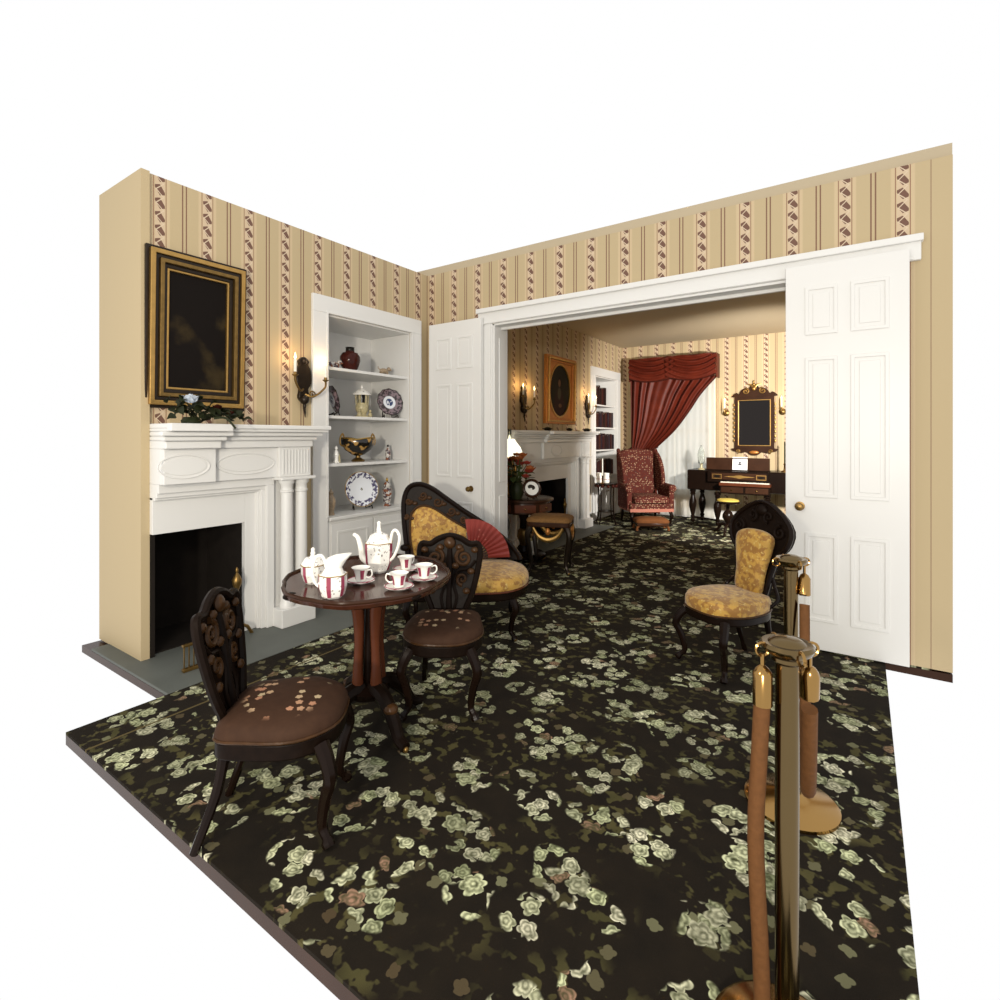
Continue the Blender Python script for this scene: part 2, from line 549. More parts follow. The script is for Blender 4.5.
    def build(s, name, mat, parent=None, smooth=True, bevel=0.0, solid=0.0, loc=None, rot=None):
        me = bpy.data.meshes.new(name)
        me.from_pydata([tuple(p) for p in s.v], [], s.f)
        me.materials.append(MATS[mat])
        import bmesh
        bm = bmesh.new()
        bm.from_mesh(me)
        bmesh.ops.recalc_face_normals(bm, faces=bm.faces)
        bm.to_mesh(me)
        bm.free()
        if smooth:
            me.polygons.foreach_set('use_smooth', [True] * len(me.polygons))
            me.set_sharp_from_angle(angle=R(38))
        o = bpy.data.objects.new(name, me)
        scene.collection.objects.link(o)
        if parent:
            o.parent = parent
        if loc is not None:
            o.location = loc
        if rot is not None:
            o.rotation_euler = rot
        if bevel:
            md = o.modifiers.new('bevel', 'BEVEL')
            md.width = bevel
            md.segments = 2
            md.limit_method = 'ANGLE'
        if solid:
            md = o.modifiers.new('solid', 'SOLIDIFY')
            md.thickness = solid
            md.offset = 0
        return o


def tag(o, label=None, cat=None, group=None, kind=None):
    for k, v in (('label', label), ('category', cat), ('group', group), ('kind', kind)):
        if v:
            o[k] = v
    return o


def thing(name, label, cat, loc=(0, 0, 0), rz=0.0, group=None):
    o = bpy.data.objects.new(name, None)
    o.empty_display_size = 0.05
    scene.collection.objects.link(o)
    o.location = loc
    o.rotation_euler = (0, 0, rz)
    return tag(o, label, cat, group)


def copy_tree(o, parent=None):
    c = o.copy()
    scene.collection.objects.link(c)
    c.parent = parent
    for ch in list(o.children):
        copy_tree(ch, c)
    return c


def struct(name, mb, mat, bevel=0.0, smooth=False):
    return tag(mb.build(name, mat, None, smooth, bevel), kind='structure')


def B(*a):
    return MB().box(*a)


def ell(cx, cy, rx, ry, n_=28, a0=0.0):
    return [(cx + rx * math.cos(a0 + 2 * PI * i / n_), cy + ry * math.sin(a0 + 2 * PI * i / n_)) for i in range(n_)]


def smooth_poly(pts, sub=4, closed=True):
    """Catmull-Rom through the points"""
    out, m_ = [], len(pts)
    for i in range(m_ if closed else m_ - 1):
        g = lambda k: pts[(i + k) % m_] if closed else pts[max(0, min(m_ - 1, i + k))]
        p0, p1, p2, p3 = g(-1), g(0), g(1), g(2)
        for j in range(sub):
            t = j / sub
            out.append(tuple(0.5 * (2 * b + (c - a) * t + (2 * a - 5 * b + 4 * c - d) * t * t + (3 * b - a - 3 * c + d) * t ** 3) for a, b, c, d in zip(p0, p1, p2, p3)))
    if not closed:
        out.append(tuple(pts[-1]))
    return out


def spiral(cx, cz, r, turns=1.5, a0=0.0, y=0.0, n_=26, dirn=1, rmin=0.12):
    return [(cx + r * (1 - (1 - rmin) * i / n_) * math.cos(a0 + dirn * 2 * PI * turns * i / n_), y, cz + r * (1 - (1 - rmin) * i / n_) * math.sin(a0 + dirn * 2 * PI * turns * i / n_)) for i in range(n_ + 1)]


def point_light(name, loc, power, col=(1.0, 0.62, 0.26), rad=0.015, parent=None):
    d = bpy.data.lights.new(name, 'POINT')
    d.energy = power
    d.color = col
    d.shadow_soft_size = rad
    o = bpy.data.objects.new(name, d)
    scene.collection.objects.link(o)
    o.location = loc
    if parent:
        o.parent = parent
    return o


#=STRUCTURE=
WX, PY0, PY1, BY, CZ = -3.78, 4.15, 4.35, 9.62, 3.12      # left wall, partition faces, far wall, ceiling
FY0 = 1.50                                                # near end of the fireplace wall
FZ = 0.0

# floor: carpet over the boards, both rooms
struct('floor', MB().box(-3.155, 0.12, 0.90, PY0, -0.06, -0.012).box(-4.42, -3.155, FY0 - 0.15, PY0, -0.06, -0.012).box(-4.42, 0.45, PY0, 9.87, -0.06, -0.012), 'brown_wood')
struct('floor_carpet', MB().box(-3.155, 0.12, 0.90, PY0, -0.012, 0.0).box(-3.78, -3.155, 2.90, PY0, -0.012, 0.0)
       .box(-3.78, 0.35, PY0, 5.40, -0.012, 0.0).box(-3.23, 0.35, 5.40, BY, -0.012, 0.0).box(-3.78, -3.23, 7.90, BY, -0.012, 0.0), 'carpet')
struct('trim_hearth_1', B(-4.25, -3.155, FY0 - 0.15, 2.90, -0.012, 0.004), 'hearth_stone', 0.003)
struct('trim_hearth_2', B(-4.25, -3.23, 5.40, 7.90, -0.012, 0.004), 'hearth_stone', 0.003)

# the fireplace walls, with the recesses of firebox and shelves left open
T0 = -4.42
for nm, y0, y1, fb0, fb1, n0, n1 in (('wall_left', FY0, PY0, 1.50, 2.15, 2.865, 3.875), ('wall_left_parlour', PY1, BY, 6.20, 7.28, 8.33, 9.31)):
    w = MB()
    if fb0 > y0:
        w.box(T0, WX, y0, fb0, 0, CZ)
    w.box(T0, WX, fb0, fb1, 0.86, CZ).box(T0, WX, fb1, n0, 0, CZ).box(T0, WX, n0, n1, 2.475, CZ).box(T0, WX, n1, y1, 0, CZ)
    w.box(T0, -4.37, n0, n1, 0, 2.475).box(T0, -4.30, fb0, fb1, 0, 0.86)
    if nm == 'wall_left':
        w.box(T0, WX + 0.03, y0 - 0.05, y0, 0, CZ)
    struct(nm, w, 'wallpaper_side')
# partition with the wide opening
OX0, OX1, OZ = -2.925, -0.40, 2.51
struct('wall_partition', MB().box(-4.42, OX0, PY0, PY1, 0, CZ).box(OX1, 0.35, PY0, PY1, 0, CZ).box(OX0, OX1, PY0, PY1, OZ, CZ), 'wallpaper_cross')
# far wall with its window hole
VX0, VX1, VZ0, VZ1 = -3.36, -2.20, 0.42, 2.66
struct('wall_back', MB().box(-4.42, VX0, BY, BY + 0.25, 0, CZ).box(VX1, 0.35, BY, BY + 0.25, 0, CZ).box(VX0, VX1, BY, BY + 0.25, 0, VZ0).box(VX0, VX1, BY, BY + 0.25, VZ1, CZ), 'wallpaper_cross')
struct('wall_right_parlour', B(0.35, 0.45, PY0, BY + 0.25, 0, CZ), 'wallpaper_side')
struct('ceiling', B(-4.42, 0.45, PY0 + 0.02, BY + 0.25, CZ, CZ + 0.08), 'ceiling_paint')
# baseboards
bb = struct('baseboard_left', MB().box(WX, WX + 0.02, 2.66, 2.72, 0, 0.16).box(WX, WX + 0.02, 4.03, PY0, 0, 0.16), 'paint', 0.004)
struct('baseboard_left_parlour', MB().box(WX, WX + 0.02, PY1, 5.45, 0, 0.16).box(WX, WX + 0.02, 7.76, 8.17, 0, 0.16), 'paint', 0.004)
struct('baseboard_partition', B(WX, -3.08, PY0 - 0.02, PY0, 0, 0.16), 'paint', 0.004)
struct('baseboard_back', B(WX, 0.35, BY - 0.02, BY, 0, 0.16), 'paint', 0.004)

# casing round the opening (trim) with its panelled reveal
c = struct('trim_opening', MB().box(-3.077, OX0, PY0 - 0.03, PY0, 0, OZ), 'paint', 0.004)
MB().box(-3.06, -3.03, PY0 - 0.045, PY0 - 0.03, 0, OZ).box(-2.965, -2.94, PY0 - 0.04, PY0 - 0.03, 0, OZ).build('moulding', 'paint', c, False, 0.004)
MB().box(-3.095, 0.30, PY0 - 0.035, PY0, OZ, 2.645).box(-3.105, 0.31, PY0 - 0.06, PY0, 2.62, 2.665).build('head_casing', 'paint', c, False, 0.006)
MB().box(-3.06, 0.26, PY0 - 0.042, PY0 - 0.035, OZ + 0.004, OZ + 0.022).build('moulding', 'paint', c, False, 0.003)
MB().box(OX0, OX0 + 0.02, PY0 - 0.02, PY1 + 0.004, 0, OZ).build('reveal', 'paint', c, False, 0.003)
MB().box(OX0 + 0.02, OX0 + 0.03, PY0 + 0.05, PY1 - 0.05, 0.15, 0.85).build('panel', 'paint', c, False, 0.006)
MB().box(OX0 + 0.02, OX0 + 0.03, PY0 + 0.05, PY1 - 0.05, 0.98, 2.38).build('panel', 'paint', c, False, 0.006)
MB().box(OX0, OX1, PY0 - 0.02, PY1 + 0.004, OZ - 0.02, OZ).build('soffit', 'paint', c, False, 0.003)
MB().box(OX0 + 0.02, OX1 - 0.02, PY0 + 0.09, PY0 + 0.12, OZ - 0.045, OZ - 0.02).build('door_stop', 'paint', c, False, 0.003)
MB().box(OX1 - 0.02, OX1, PY0 - 0.02, PY1 + 0.02, 0, OZ).box(OX1, -0.25, PY0 - 0.03, PY0, 0, OZ).build('jamb', 'paint', c, False, 0.003)
MB().box(OX0 - 0.12, OX0, PY1, PY1 + 0.03, 0, OZ + 0.02).box(OX0 - 0.14, OX1 + 0.14, PY1, PY1 + 0.03, OZ, OZ + 0.15).box(OX1 - 0.02, OX1 + 0.12, PY1, PY1 + 0.03, 0, OZ).build('back_casing', 'paint', c, False, 0.004)


def door_leaf(name, x0, x1, y, ztop, knob_x, panels, knob_z=0.915):
    d = tag(MB().box(x0, x1, y, y + 0.042, 0.012, ztop).build(name, 'paint', None, False, 0.003), kind='structure')
    for (a, b, z0, z1) in panels:
        fr = [(a, z0), (b, z0), (b, z1), (a, z1)]
        i_ = [(a + 0.022, z0 + 0.022), (b - 0.022, z0 + 0.022), (b - 0.022, z1 - 0.022), (a + 0.022, z1 - 0.022)]
        p = MB().band(fr, i_, y - 0.007, y + 0.002).build('panel_moulding', 'paint', d, False, 0.003)
        MB().box(a + 0.045, b - 0.045, y - 0.004, y + 0.002, z0 + 0.045, z1 - 0.045).build('panel', 'paint', d, False, 0.003)
    k = MB().mark().lathe([(0.030, 0.0), (0.030, 0.004), (0.011, 0.006), (0.010, 0.03), (0.020, 0.036), (0.027, 0.05), (0.022, 0.062), (0.006, 0.067)], 16).xf(Matrix.Translation((knob_x, y, knob_z)) @ Matrix.Rotation(R(90), 4, 'X'))
    k.build('knob', 'old_gold', d)
    return d


xs = (-3.69, -3.02)
a, b = -3.69, -3.02
pan = []
for x0, x1 in ((a + 0.10, a + 0.30), (a + 0.37, a + 0.57)):
    pan += [(x0, x1, 2.10, 2.42), (x0, x1, 1.02, 1.95), (x0, x1, 0.2, 0.78)]
door_leaf('door_1', a, b, 4.065, 2.572, -3.14, pan)
a = -0.43
pan = []
for x0, x1 in ((a + 0.115, a + 0.30), (a + 0.37, a + 0.57)):
    pan += [(x0, x1, 2.10, 2.42), (x0, x1, 1.02, 1.95), (x0, x1, 0.2, 0.78)]
door_leaf('door_2', a, a + 0.67, 4.065, 2.572, -0.345, pan, 0.955)

# the window: frame, glass, muntins
wn = struct('window_1', MB().box(VX0, VX0 + 0.06, BY + 0.05, BY + 0.13, VZ0, VZ1).box(VX1 - 0.06, VX1, BY + 0.05, BY + 0.13, VZ0, VZ1)
            .box(VX0, VX1, BY + 0.05, BY + 0.13, VZ0, VZ0 + 0.06).box(VX0, VX1, BY + 0.05, BY + 0.13, VZ1 - 0.06, VZ1).box(VX0, VX1, BY + 0.05, BY + 0.13, 1.50, 1.56), 'paint', 0.003)
for zz0, zz1 in ((VZ0 + 0.06, 1.50), (1.56, VZ1 - 0.06)):
    for i in range(3):
        for j in range(2):
            wx = (VX1 - VX0 - 0.12) / 3
            hz = (zz1 - zz0) / 2
            MB().box(VX0 + 0.06 + i * wx + 0.01, VX0 + 0.06 + (i + 1) * wx - 0.01, BY + 0.088, BY + 0.092, zz0 + j * hz + 0.01, zz0 + (j + 1) * hz - 0.01).build('pane', 'clear_glass', wn, False)
    for i in (1, 2):
        x = VX0 + 0.06 + i * wx
        B(x - 0.012, x + 0.012, BY + 0.075, BY + 0.105, zz0, zz1).build('muntin', 'paint', wn, False)
    B(VX0 + 0.06, VX1 - 0.06, BY + 0.075, BY + 0.105, zz0 + hz - 0.012, zz0 + hz + 0.012).build('muntin', 'paint', wn, False)
tr_ = struct('trim_window', MB().box(VX0 - 0.11, VX0, BY - 0.025, BY, 0.0, VZ1 + 0.11).box(VX1, VX1 + 0.11, BY - 0.025, BY, 0.0, VZ1 + 0.11).box(VX0, VX1, BY - 0.025, BY, VZ1, VZ1 + 0.11).box(VX0 - 0.13, VX1 + 0.13, BY - 0.05, BY, VZ0 - 0.05, VZ0), 'paint', 0.004)

#=FIREPLACES=
def mantelpiece(label, y0, y1, fb0, fb1, left_end, tablet, ovals, col_y):
    """white wooden chimneypiece against the left wall, parts from the shelf down"""
    m = thing('fireplace_mantel', label, 'fireplace', (WX, (y0 + y1) / 2, 0))
    yc = (y0 + y1) / 2
    L = lambda y: y - yc
    ye0 = y0 - (0.10 if left_end else 0)
    def part(name, bm, mat='paint', bevel=0.004):
        return bm.build(name, mat, m, False, bevel)
    part('shelf', MB().box(0, 0.34, L(ye0), L(y1 + 0.10), 1.475, 1.505).box(0, 0.325, L(ye0 + (0.015 if left_end else 0)), L(y1 + 0.085), 1.455, 1.475), bevel=0.006)
    if tablet:
        part('shelf_break', MB().box(0.33, 0.39, L(tablet[0] - 0.03), L(tablet[1] + 0.03), 1.4555, 1.5045), bevel=0.006)
    # stepped cornice under the shelf
    for i, (d, zz0, zz1, ov) in enumerate(((0.29, 1.425, 1.455, 0.06), (0.255, 1.395, 1.425, 0.035), (0.225, 1.345, 1.395, 0.012))):
        part('cornice', MB().box(0, d, L(y0 - (ov if left_end else 0)), L(y1 + ov), zz0, zz1), bevel=0.01 if i < 2 else 0.004)
        if tablet:
            part('cornice', MB().box(d, d + 0.05, L(tablet[0] - ov), L(tablet[1] + ov), zz0 + 0.0005, zz1 - 0.0005), bevel=0.008)
    part('frieze', MB().box(0, 0.185, L(y0), L(y1), 1.12, 1.345))
    if tablet:
        part('tablet', MB().box(0.185, 0.225, L(tablet[0]), L(tablet[1]), 1.121, 1.344))
    for (c, half, d) in ovals:
        o_ = ell(L(c), 1.232, half, 0.078, 40)
        part('oval', MB().band(o_, ell(L(c), 1.232, half - 0.009, 0.069, 40), d, d + 0.007, 'YZ'), bevel=0.002)
        part('oval_boss', MB().prism(ell(L(c), 1.232, half - 0.022, 0.056, 40), d, d + 0.004, 'YZ'), bevel=0.002)
    ends = [(y1 - 0.27, y1)] + ([(y0, y0 + 0.27)] if left_end else [])
    for (a, b) in ends:
        part('end_block', MB().box(0.185, 0.215, L(a), L(b), 1.121, 1.344))
        for k in range(9):
            yy = a + 0.03 + (b - a - 0.06) * k / 8
            part('flute', MB().box(0.215, 0.222, L(yy) - 0.007, L(yy) + 0.007, 1.14, 1.325), bevel=0.003)
        part('capital_slab', MB().box(0, 0.265, L(a - 0.012), L(b + 0.012), 1.098, 1.121), bevel=0.006)
        part('pilaster', MB().box(0, 0.125, L(a), L(b), 0.02, 1.098))
        part('plinth', MB().box(0, 0.265, L(a - 0.01), L(b + 0.01), 0.004, 0.14), bevel=0.006)
        for k in range(2):
            yy = a + (b - a) * (0.27 + 0.46 * k)
            cb_ = MB().lathe([(0.052, 0.14), (0.054, 0.155), (0.050, 0.17), (0.045, 0.18), (0.0455, 0.3), (0.0415, 1.0), (0.048, 1.005), (0.049, 1.02), (0.042, 1.025), (0.043, 1.06), (0.055, 1.075), (0.056, 1.098)], 20, (0.195, L(yy), 0))
            cb_.build('column', 'paint', m)
    ya = y1 - 0.27
    yb = y0 + (0.27 if left_end else 0)
    # architrave in steps round the slips
    for i, (off, wd, d) in enumerate(((0.0, 0.058, 0.15), (0.055, 0.033, 0.125), (0.085, 0.02, 0.10))):
        bm = MB().box(0, d, L(ya - off - wd), L(ya - off), 0.004, 1.12 - off - wd)
        if left_end:
            bm.box(0, d, L(yb + off), L(yb + wd + off), 0.004, 1.12 - off - wd)
        bm.box(0, d, L(yb + (off if left_end else 0)), L(ya - off), 1.12 - off - wd, 1.12 - off)
        part('architrave', bm)
    off = 0.085
    bm = MB().box(0, 0.07, L(fb1), L(ya - off), 0.004, 1.035).box(0, 0.07, L(fb0), L(fb1), 0.797, 1.035)
    if left_end:
        bm.box(0, 0.07, L(yb + off), L(fb0), 0.004, 1.035)
    part('slip', bm, bevel=0.002)
    # firebox lining
    y_in0, y_in1 = fb0, fb1
    lining = MB().box(-0.5, -0.47, L(y_in0), L(y_in1), 0.004, 0.84).box(-0.5, 0.03, L(y_in1 - 0.002), L(y_in1 + 0.03), 0.004, 0.84).box(-0.5, 0.03, L(y_in0), L(y_in1), 0.80, 0.85).box(-0.5, -0.02, L(y_in0), L(y_in1), 0.004, 0.012)
    lining.box(-0.5, 0.03, L(y_in0 - (0.03 if left_end else 0)), L(y_in0 + (0.002 if left_end else 0.03)), 0.004, 0.84)
    part('firebox', lining, 'soot', 0)
    return m


mantelpiece('white fireplace with paired columns and oval panels behind the tea table', FY0, 2.56, 1.50, 2.107, False, (1.50, 1.82), [(2.055, 0.215, 0.185), (1.62, 0.16, 0.225)], None)
mantelpiece('white fireplace with oval medallion in the far parlour', 5.43, 7.71, 6.24, 7.236, True, (6.22, 6.92), [(6.57, 0.16, 0.225)], None)


def andiron(name, label, x, y, grp):
    t = thing(name, label, 'andiron', (x, y, 0.004), 0, grp)
    MB().tube([(0.02, -0.10, 0.0), (0.03, -0.06, 0.06), (0, 0, 0.1), (0.03, 0.06, 0.06), (0.02, 0.10, 0.0)], 0.012, 8).build('foot', 'old_gold', t)
    MB().lathe([(0.02, 0.09), (0.012, 0.13), (0.026, 0.17), (0.012, 0.21), (0.012, 0.33), (0.03, 0.37), (0.034, 0.40), (0.02, 0.43), (0.008, 0.45), (0.012, 0.47), (0.003, 0.49)], 14).build('post', 'old_gold', t)
    MB().tube([(0, 0, 0.11), (-0.15, 0, 0.12), (-0.36, 0, 0.12), (-0.37, 0, 0.0)], 0.011, 6).build('log_bar', 'bronze', t)


andiron('andiron', 'brass andiron in the dark firebox behind the carved chair', -3.66, 2.02, None)
andiron('andiron', 'brass andiron at the right of the far fireplace', -3.70, 7.1, None)


# screen inside the near hearth: small brass fender rail
t = thing('hearth_fender', 'low brass fender in front of the near firebox', 'fender', (-3.36, 1.62, 0.004))
MB().box(-0.012, 0.012, -0.10, 0.12, 0.15, 0.165).build('rail', 'old_gold', t, False, 0.003)
MB().box(-0.015, 0.015, -0.10, 0.12, 0, 0.02).build('base', 'old_gold', t, False, 0.003)
for k in range(8):
    MB().tube([(0, -0.09 + k * 0.028, 0.02), (0, -0.09 + k * 0.028, 0.15)], 0.004, 6).build('bar', 'old_gold', t)

#=CABINETS=
def niche(label, y0, y1, zs):
    """built-in shelves in a cased recess, doors below"""
    c = thing('built_in_cabinet', label, 'cabinet', (WX, (y0 + y1) / 2, 0))
    h = (y1 - y0) / 2
    p = lambda nm, bm, bv=0.004, mt='paint': bm.build(nm, mt, c, False, bv)
    p('casing', MB().box(0, 0.03, -h - 0.15, -h, 0, 2.475).box(0, 0.03, h, h + 0.145, 0, 2.475).box(0, 0.03, -h - 0.15, h + 0.145, 2.475, 2.62))
    p('edge_bead', MB().box(0.03, 0.038, -h - 0.018, -h, 0.73, 2.475).box(0.03, 0.038, h, h + 0.018, 0.73, 2.475).box(0.03, 0.038, -h - 0.018, h + 0.018, 2.475, 2.493), 0.002)
    p('lining', MB().box(-0.575, -0.56, -h + 0.001, h - 0.001, 0.0, 2.474).box(-0.56, -0.001, -h + 0.0005, -h + 0.012, 0, 2.474).box(-0.56, -0.001, h - 0.012, h - 0.0005, 0, 2.474).box(-0.56, -0.001, -h + 0.012, h - 0.012, 2.46, 2.474), 0)
    for z in zs[:-1]:
        p('shelf', MB().box(-0.56, -0.015, -h + 0.012, h - 0.012, z - 0.026, z), 0.003)
    p('ledge', MB().box(-0.56, 0.045, -h + 0.012, h - 0.012, zs[-1] - 0.03, zs[-1]), 0.005)
    p('base_front', MB().box(-0.03, 0.012, -h + 0.012, h - 0.012, 0.0, zs[-1] - 0.03), 0.002)
    for s in (-1, 1):
        a, b = sorted((s * 0.008, s * (h - 0.03)))
        d = p('door', MB().box(0.012, 0.032, a, b, 0.13, zs[-1] - 0.06), 0.004)
        o_ = [(a + 0.06, 0.20), (b - 0.06, 0.20), (b - 0.06, zs[-1] - 0.13), (a + 0.06, zs[-1] - 0.13)]
        i_ = [(a + 0.08, 0.22), (b - 0.08, 0.22), (b - 0.08, zs[-1] - 0.15), (a + 0.08, zs[-1] - 0.15)]
        MB().band(o_, i_, 0.031, 0.038, 'YZ').build('panel_moulding', 'paint', d, False, 0.002)
        MB().ball((0.045, s * 0.04, 0.46), 0.012).build('knob', 'old_gold', d)
    return c


ZS = (2.03, 1.607, 1.187, 0.73)
niche('white built-in shelves of porcelain beside the near fireplace', 2.865, 3.875, ZS)
niche('white built-in bookshelves beside the far fireplace', 8.33, 9.31, (1.99, 1.59, 1.197, 0.74))

# books in the far recess
bk_words = ('top', 'second', 'third', 'lowest')
for si, z in enumerate((1.99, 1.59, 1.197, 0.74)):
    y = 8.36
    k = 0
    while y < 9.25:
        w = random.uniform(0.028, 0.055)
        hgt = random.uniform(0.24, 0.29) if si else random.uniform(0.27, 0.35)
        if si == 0 and y > 8.92:
            break
        dp = random.uniform(0.15, 0.20)
        xf = -3.815 + random.uniform(-0.02, 0.01)
        b = thing('book', 'dark leather-bound book in the %s row of the far bookshelves' % bk_words[si], 'book', (xf, y + w / 2, z), 0, 'books on the far shelves, %s row' % bk_words[si])
        MB().box(-dp, 0, -w / 2 + 0.001, w / 2 - 0.001, 0.0, hgt).build('cover', BOOKS[random.randrange(5)], b, False, 0.003)
        B(-dp + 0.006, -0.006, -w / 2 + 0.005, w / 2 - 0.005, hgt - 0.004, hgt + 0.002).build('pages', 'book_page', b, False)
        y += w + 0.001
        k += 1

#=PICTURES=
def framed(name, label, yc, zc, w, h, steps, canvas, tilt=0.0, oval=None, x=WX):
    """picture on the left wall; steps = (inset, depth, material) mouldings from outside in"""
    t = thing(name, label, 'painting', (x + 0.012, yc, zc))
    t.rotation_euler = (0, tilt, 0)
    hw, hh = w / 2, h / 2
    rect = lambda i: [(-hw + i, -hh + i), (hw - i, -hh + i), (hw - i, hh - i), (-hw + i, hh - i)]
    for k in range(len(steps) - 1):
        (i0, d, mt), i1 = steps[k], steps[k + 1][0]
        MB().band(rect(i0), rect(i1), 0.0, d, 'YZ').build('frame_moulding', mt, t, False, 0.004)
    il = steps[-1][0]
    if oval:
        n_ = 48
        ov = [(oval[0] * math.cos(R(45) + 2 * PI * k / n_), oval[1] * math.sin(R(45) + 2 * PI * k / n_)) for k in range(n_)]
        sq = []
        for k in range(n_):
            a = R(45) + 2 * PI * k / n_
            m_ = max(abs(math.cos(a)) / 1, abs(math.sin(a)) / 1)
            sq.append(((hw - il) * math.cos(a) / m_, (hh - il) * math.sin(a) / m_))
        MB().band(sq, ov, 0.0, 0.022, 'YZ').build('spandrel', 'orange_gilt', t, False)
        MB().band([(p[0] * 1.03, p[1] * 1.03) for p in ov], [(p[0] * 0.965, p[1] * 0.965) for p in ov], 0.0, 0.030, 'YZ').build('oval_rim', 'gilt', t)
        MB().prism([(p[0] * 0.98, p[1] * 0.98) for p in ov], 0.002, 0.01, 'YZ').build('canvas', canvas, t, False)
    else:
        B(0.002, 0.012, -hw + il - 0.003, hw - il + 0.003, -hh + il - 0.003, hh - il + 0.003).build('canvas', canvas, t, False)
    return t


framed('framed_painting', 'large dark oil painting in stepped gilt frame above the near mantel', 1.80, 2.13, 0.66, 1.04,
       ((0.0, 0.03, 'bronze'), (0.02, 0.055, 'gilt'), (0.05, 0.04, 'bronze'), (0.075, 0.06, 'old_gold'), (0.10, 0.035, 'bronze'), (0.125, 0.03, 'gilt'), (0.14, 0, '')), 'dark_canvas', R(1.5))
framed('oval_portrait', 'oval portrait in rectangular orange gilt frame over the far mantel', 7.04, 2.115, 0.92, 1.0,
       ((0.0, 0.055, 'orange_gilt'), (0.03, 0.08, 'gilt'), (0.055, 0.045, 'orange_gilt'), (0.085, 0, '')), 'oval_portrait', R(1.0), (0.325, 0.395))

#=SCONCES=
def candle(t, c, h=0.10, lit=True, power=1.2):
    cd = MB().lathe([(0.011, 0), (0.011, h), (0.006, h + 0.003)], 12, c).build('candle', 'candle_wax', t)
    MB().lathe([(0.003, 0), (0.0085, 0.010), (0.008, 0.018), (0.003, 0.036), (0.0008, 0.05)], 10, (c[0], c[1], c[2] + h + 0.004)).build('flame', 'flame', cd)
    if lit:
        point_light('candle_light', (c[0], c[1], c[2] + h + 0.03), power, parent=t)


def wall_sconce(label, y, z, power):
    t = thing('wall_sconce', label, 'wall sconce', (WX, y, z), 0, 'two-armed candle sconces on the fireplace walls')
    # tall carved backplate
    o_ = smooth_poly([(0, -0.14), (0.035, -0.10), (0.028, -0.03), (0.05, 0.02), (0.048, 0.12), (0.03, 0.17), (0.035, 0.20), (0, 0.235), (-0.035, 0.20), (-0.03, 0.17), (-0.048, 0.12), (-0.05, 0.02), (-0.028, -0.03), (-0.035, -0.10)], 3)
    MB().prism([(p[0] * 1.35, p[1]) for p in o_], 0.0, 0.035, 'YZ').build('backplate', 'bronze', t, True, 0.006)
    MB().ball((0.035, 0, 0.20), 0.018, 0.022, 0.03).build('finial', 'bronze', t)
    MB().ball((0.035, 0.0, -0.115), 0.04).ball((0.035, 0.0, -0.165), 0.014, 0.014, 0.03).build('boss', 'bronze', t)
    MB().tube([(0.03, 0.0, -0.18), (0.04, 0.0, -0.22), (0.03, 0.01, -0.26)], [0.012, 0.008, 0.003], 8).build('drop', 'bronze', t)
    for s in (-1, 1):
        path = [(0.03, s * 0.01, -0.07), (0.06, s * 0.05, -0.09), (0.08, s * 0.09, -0.07), (0.09, s * 0.13, -0.035), (0.10, s * 0.155, 0.0), (0.10, s * 0.155, 0.045)]
        if s < 0:
            path = [(0.03, -0.01, -0.03), (0.06, -0.05, -0.05), (0.09, -0.10, -0.02), (0.10, -0.13, 0.03), (0.10, -0.13, 0.065)]
        e = path[-1]
        MB().tube(smooth_poly(path, 4, False), 0.0085, 8).build('arm', 'old_gold', t)
        if s > 0:
            MB().tube([(0.05 + 0 * q[1], q[0] + 0.06, q[2] - 0.07) for q in spiral(0, 0, 0.03, 1.3, 0)], 0.006, 6).build('scroll', 'old_gold', t)
        MB().lathe([(0.006, -0.01), (0.024, 0.004), (0.026, 0.010), (0.012, 0.012), (0.013, 0.03)], 14, e).build('drip_pan', 'old_gold', t)
        candle(t, (e[0], e[1], e[2] + 0.02), 0.11, True, power)


wall_sconce('bronze two-armed candle sconce beside the near white shelves', 2.63, 1.84, 1.2)
wall_sconce('bronze two-armed candle sconce left of the oval portrait', 6.02, 1.885, 1.9)
wall_sconce('bronze two-armed candle sconce right of the oval portrait', 8.03, 1.885, 1.9)


def mirror_sconce(label, x, z):
    t = thing('mirror_sconce', label, 'wall sconce', (x, BY, z), 0, 'single candle sconces beside the mirror')
    MB().mark().lathe([(0.055, 0), (0.055, 0.012), (0.04, 0.02), (0.02, 0.03), (0.004, 0.034)], 18).xf(Matrix.Rotation(R(90), 4, 'X')).build('backplate', 'old_gold', t)
    MB().tube(smooth_poly([(0, -0.02, 0), (0, -0.08, -0.03), (0, -0.13, 0.0), (0, -0.135, 0.05)], 4, False), 0.008, 8).build('arm', 'old_gold', t)
    MB().lathe([(0.006, 0), (0.024, 0.01), (0.012, 0.016), (0.012, 0.03)], 12, (0, -0.135, 0.045)).build('drip_pan', 'old_gold', t)
    candle(t, (0, -0.135, 0.07), 0.13, True, 1.0)


mirror_sconce('small candle sconce on the wall between window and mirror', -1.915, 1.83)
mirror_sconce('small candle sconce on the wall right of the mirror', -1.06, 1.83)
#=MORE=
# ------------------------------------------------------------------ porcelain on the near shelves
NX = -3.95                                  # where the pieces stand, inside the recess


def shelf_spot(u, z, x=NX):
    """place on a shelf whose column in the photograph is u"""
    return on_x(u, 437, x).y


def vase(name, label, cat, y, z, prof, mat, parts=(), x=NX, seg=24, group=None):
    t = thing(name, label, cat, (x, y, z), 0, group)
    MB().lathe(prof, seg).build('body', mat, t)
    for nm, pr, mt in parts:
        MB().lathe(pr, seg).build(nm, mt, t)
    return t


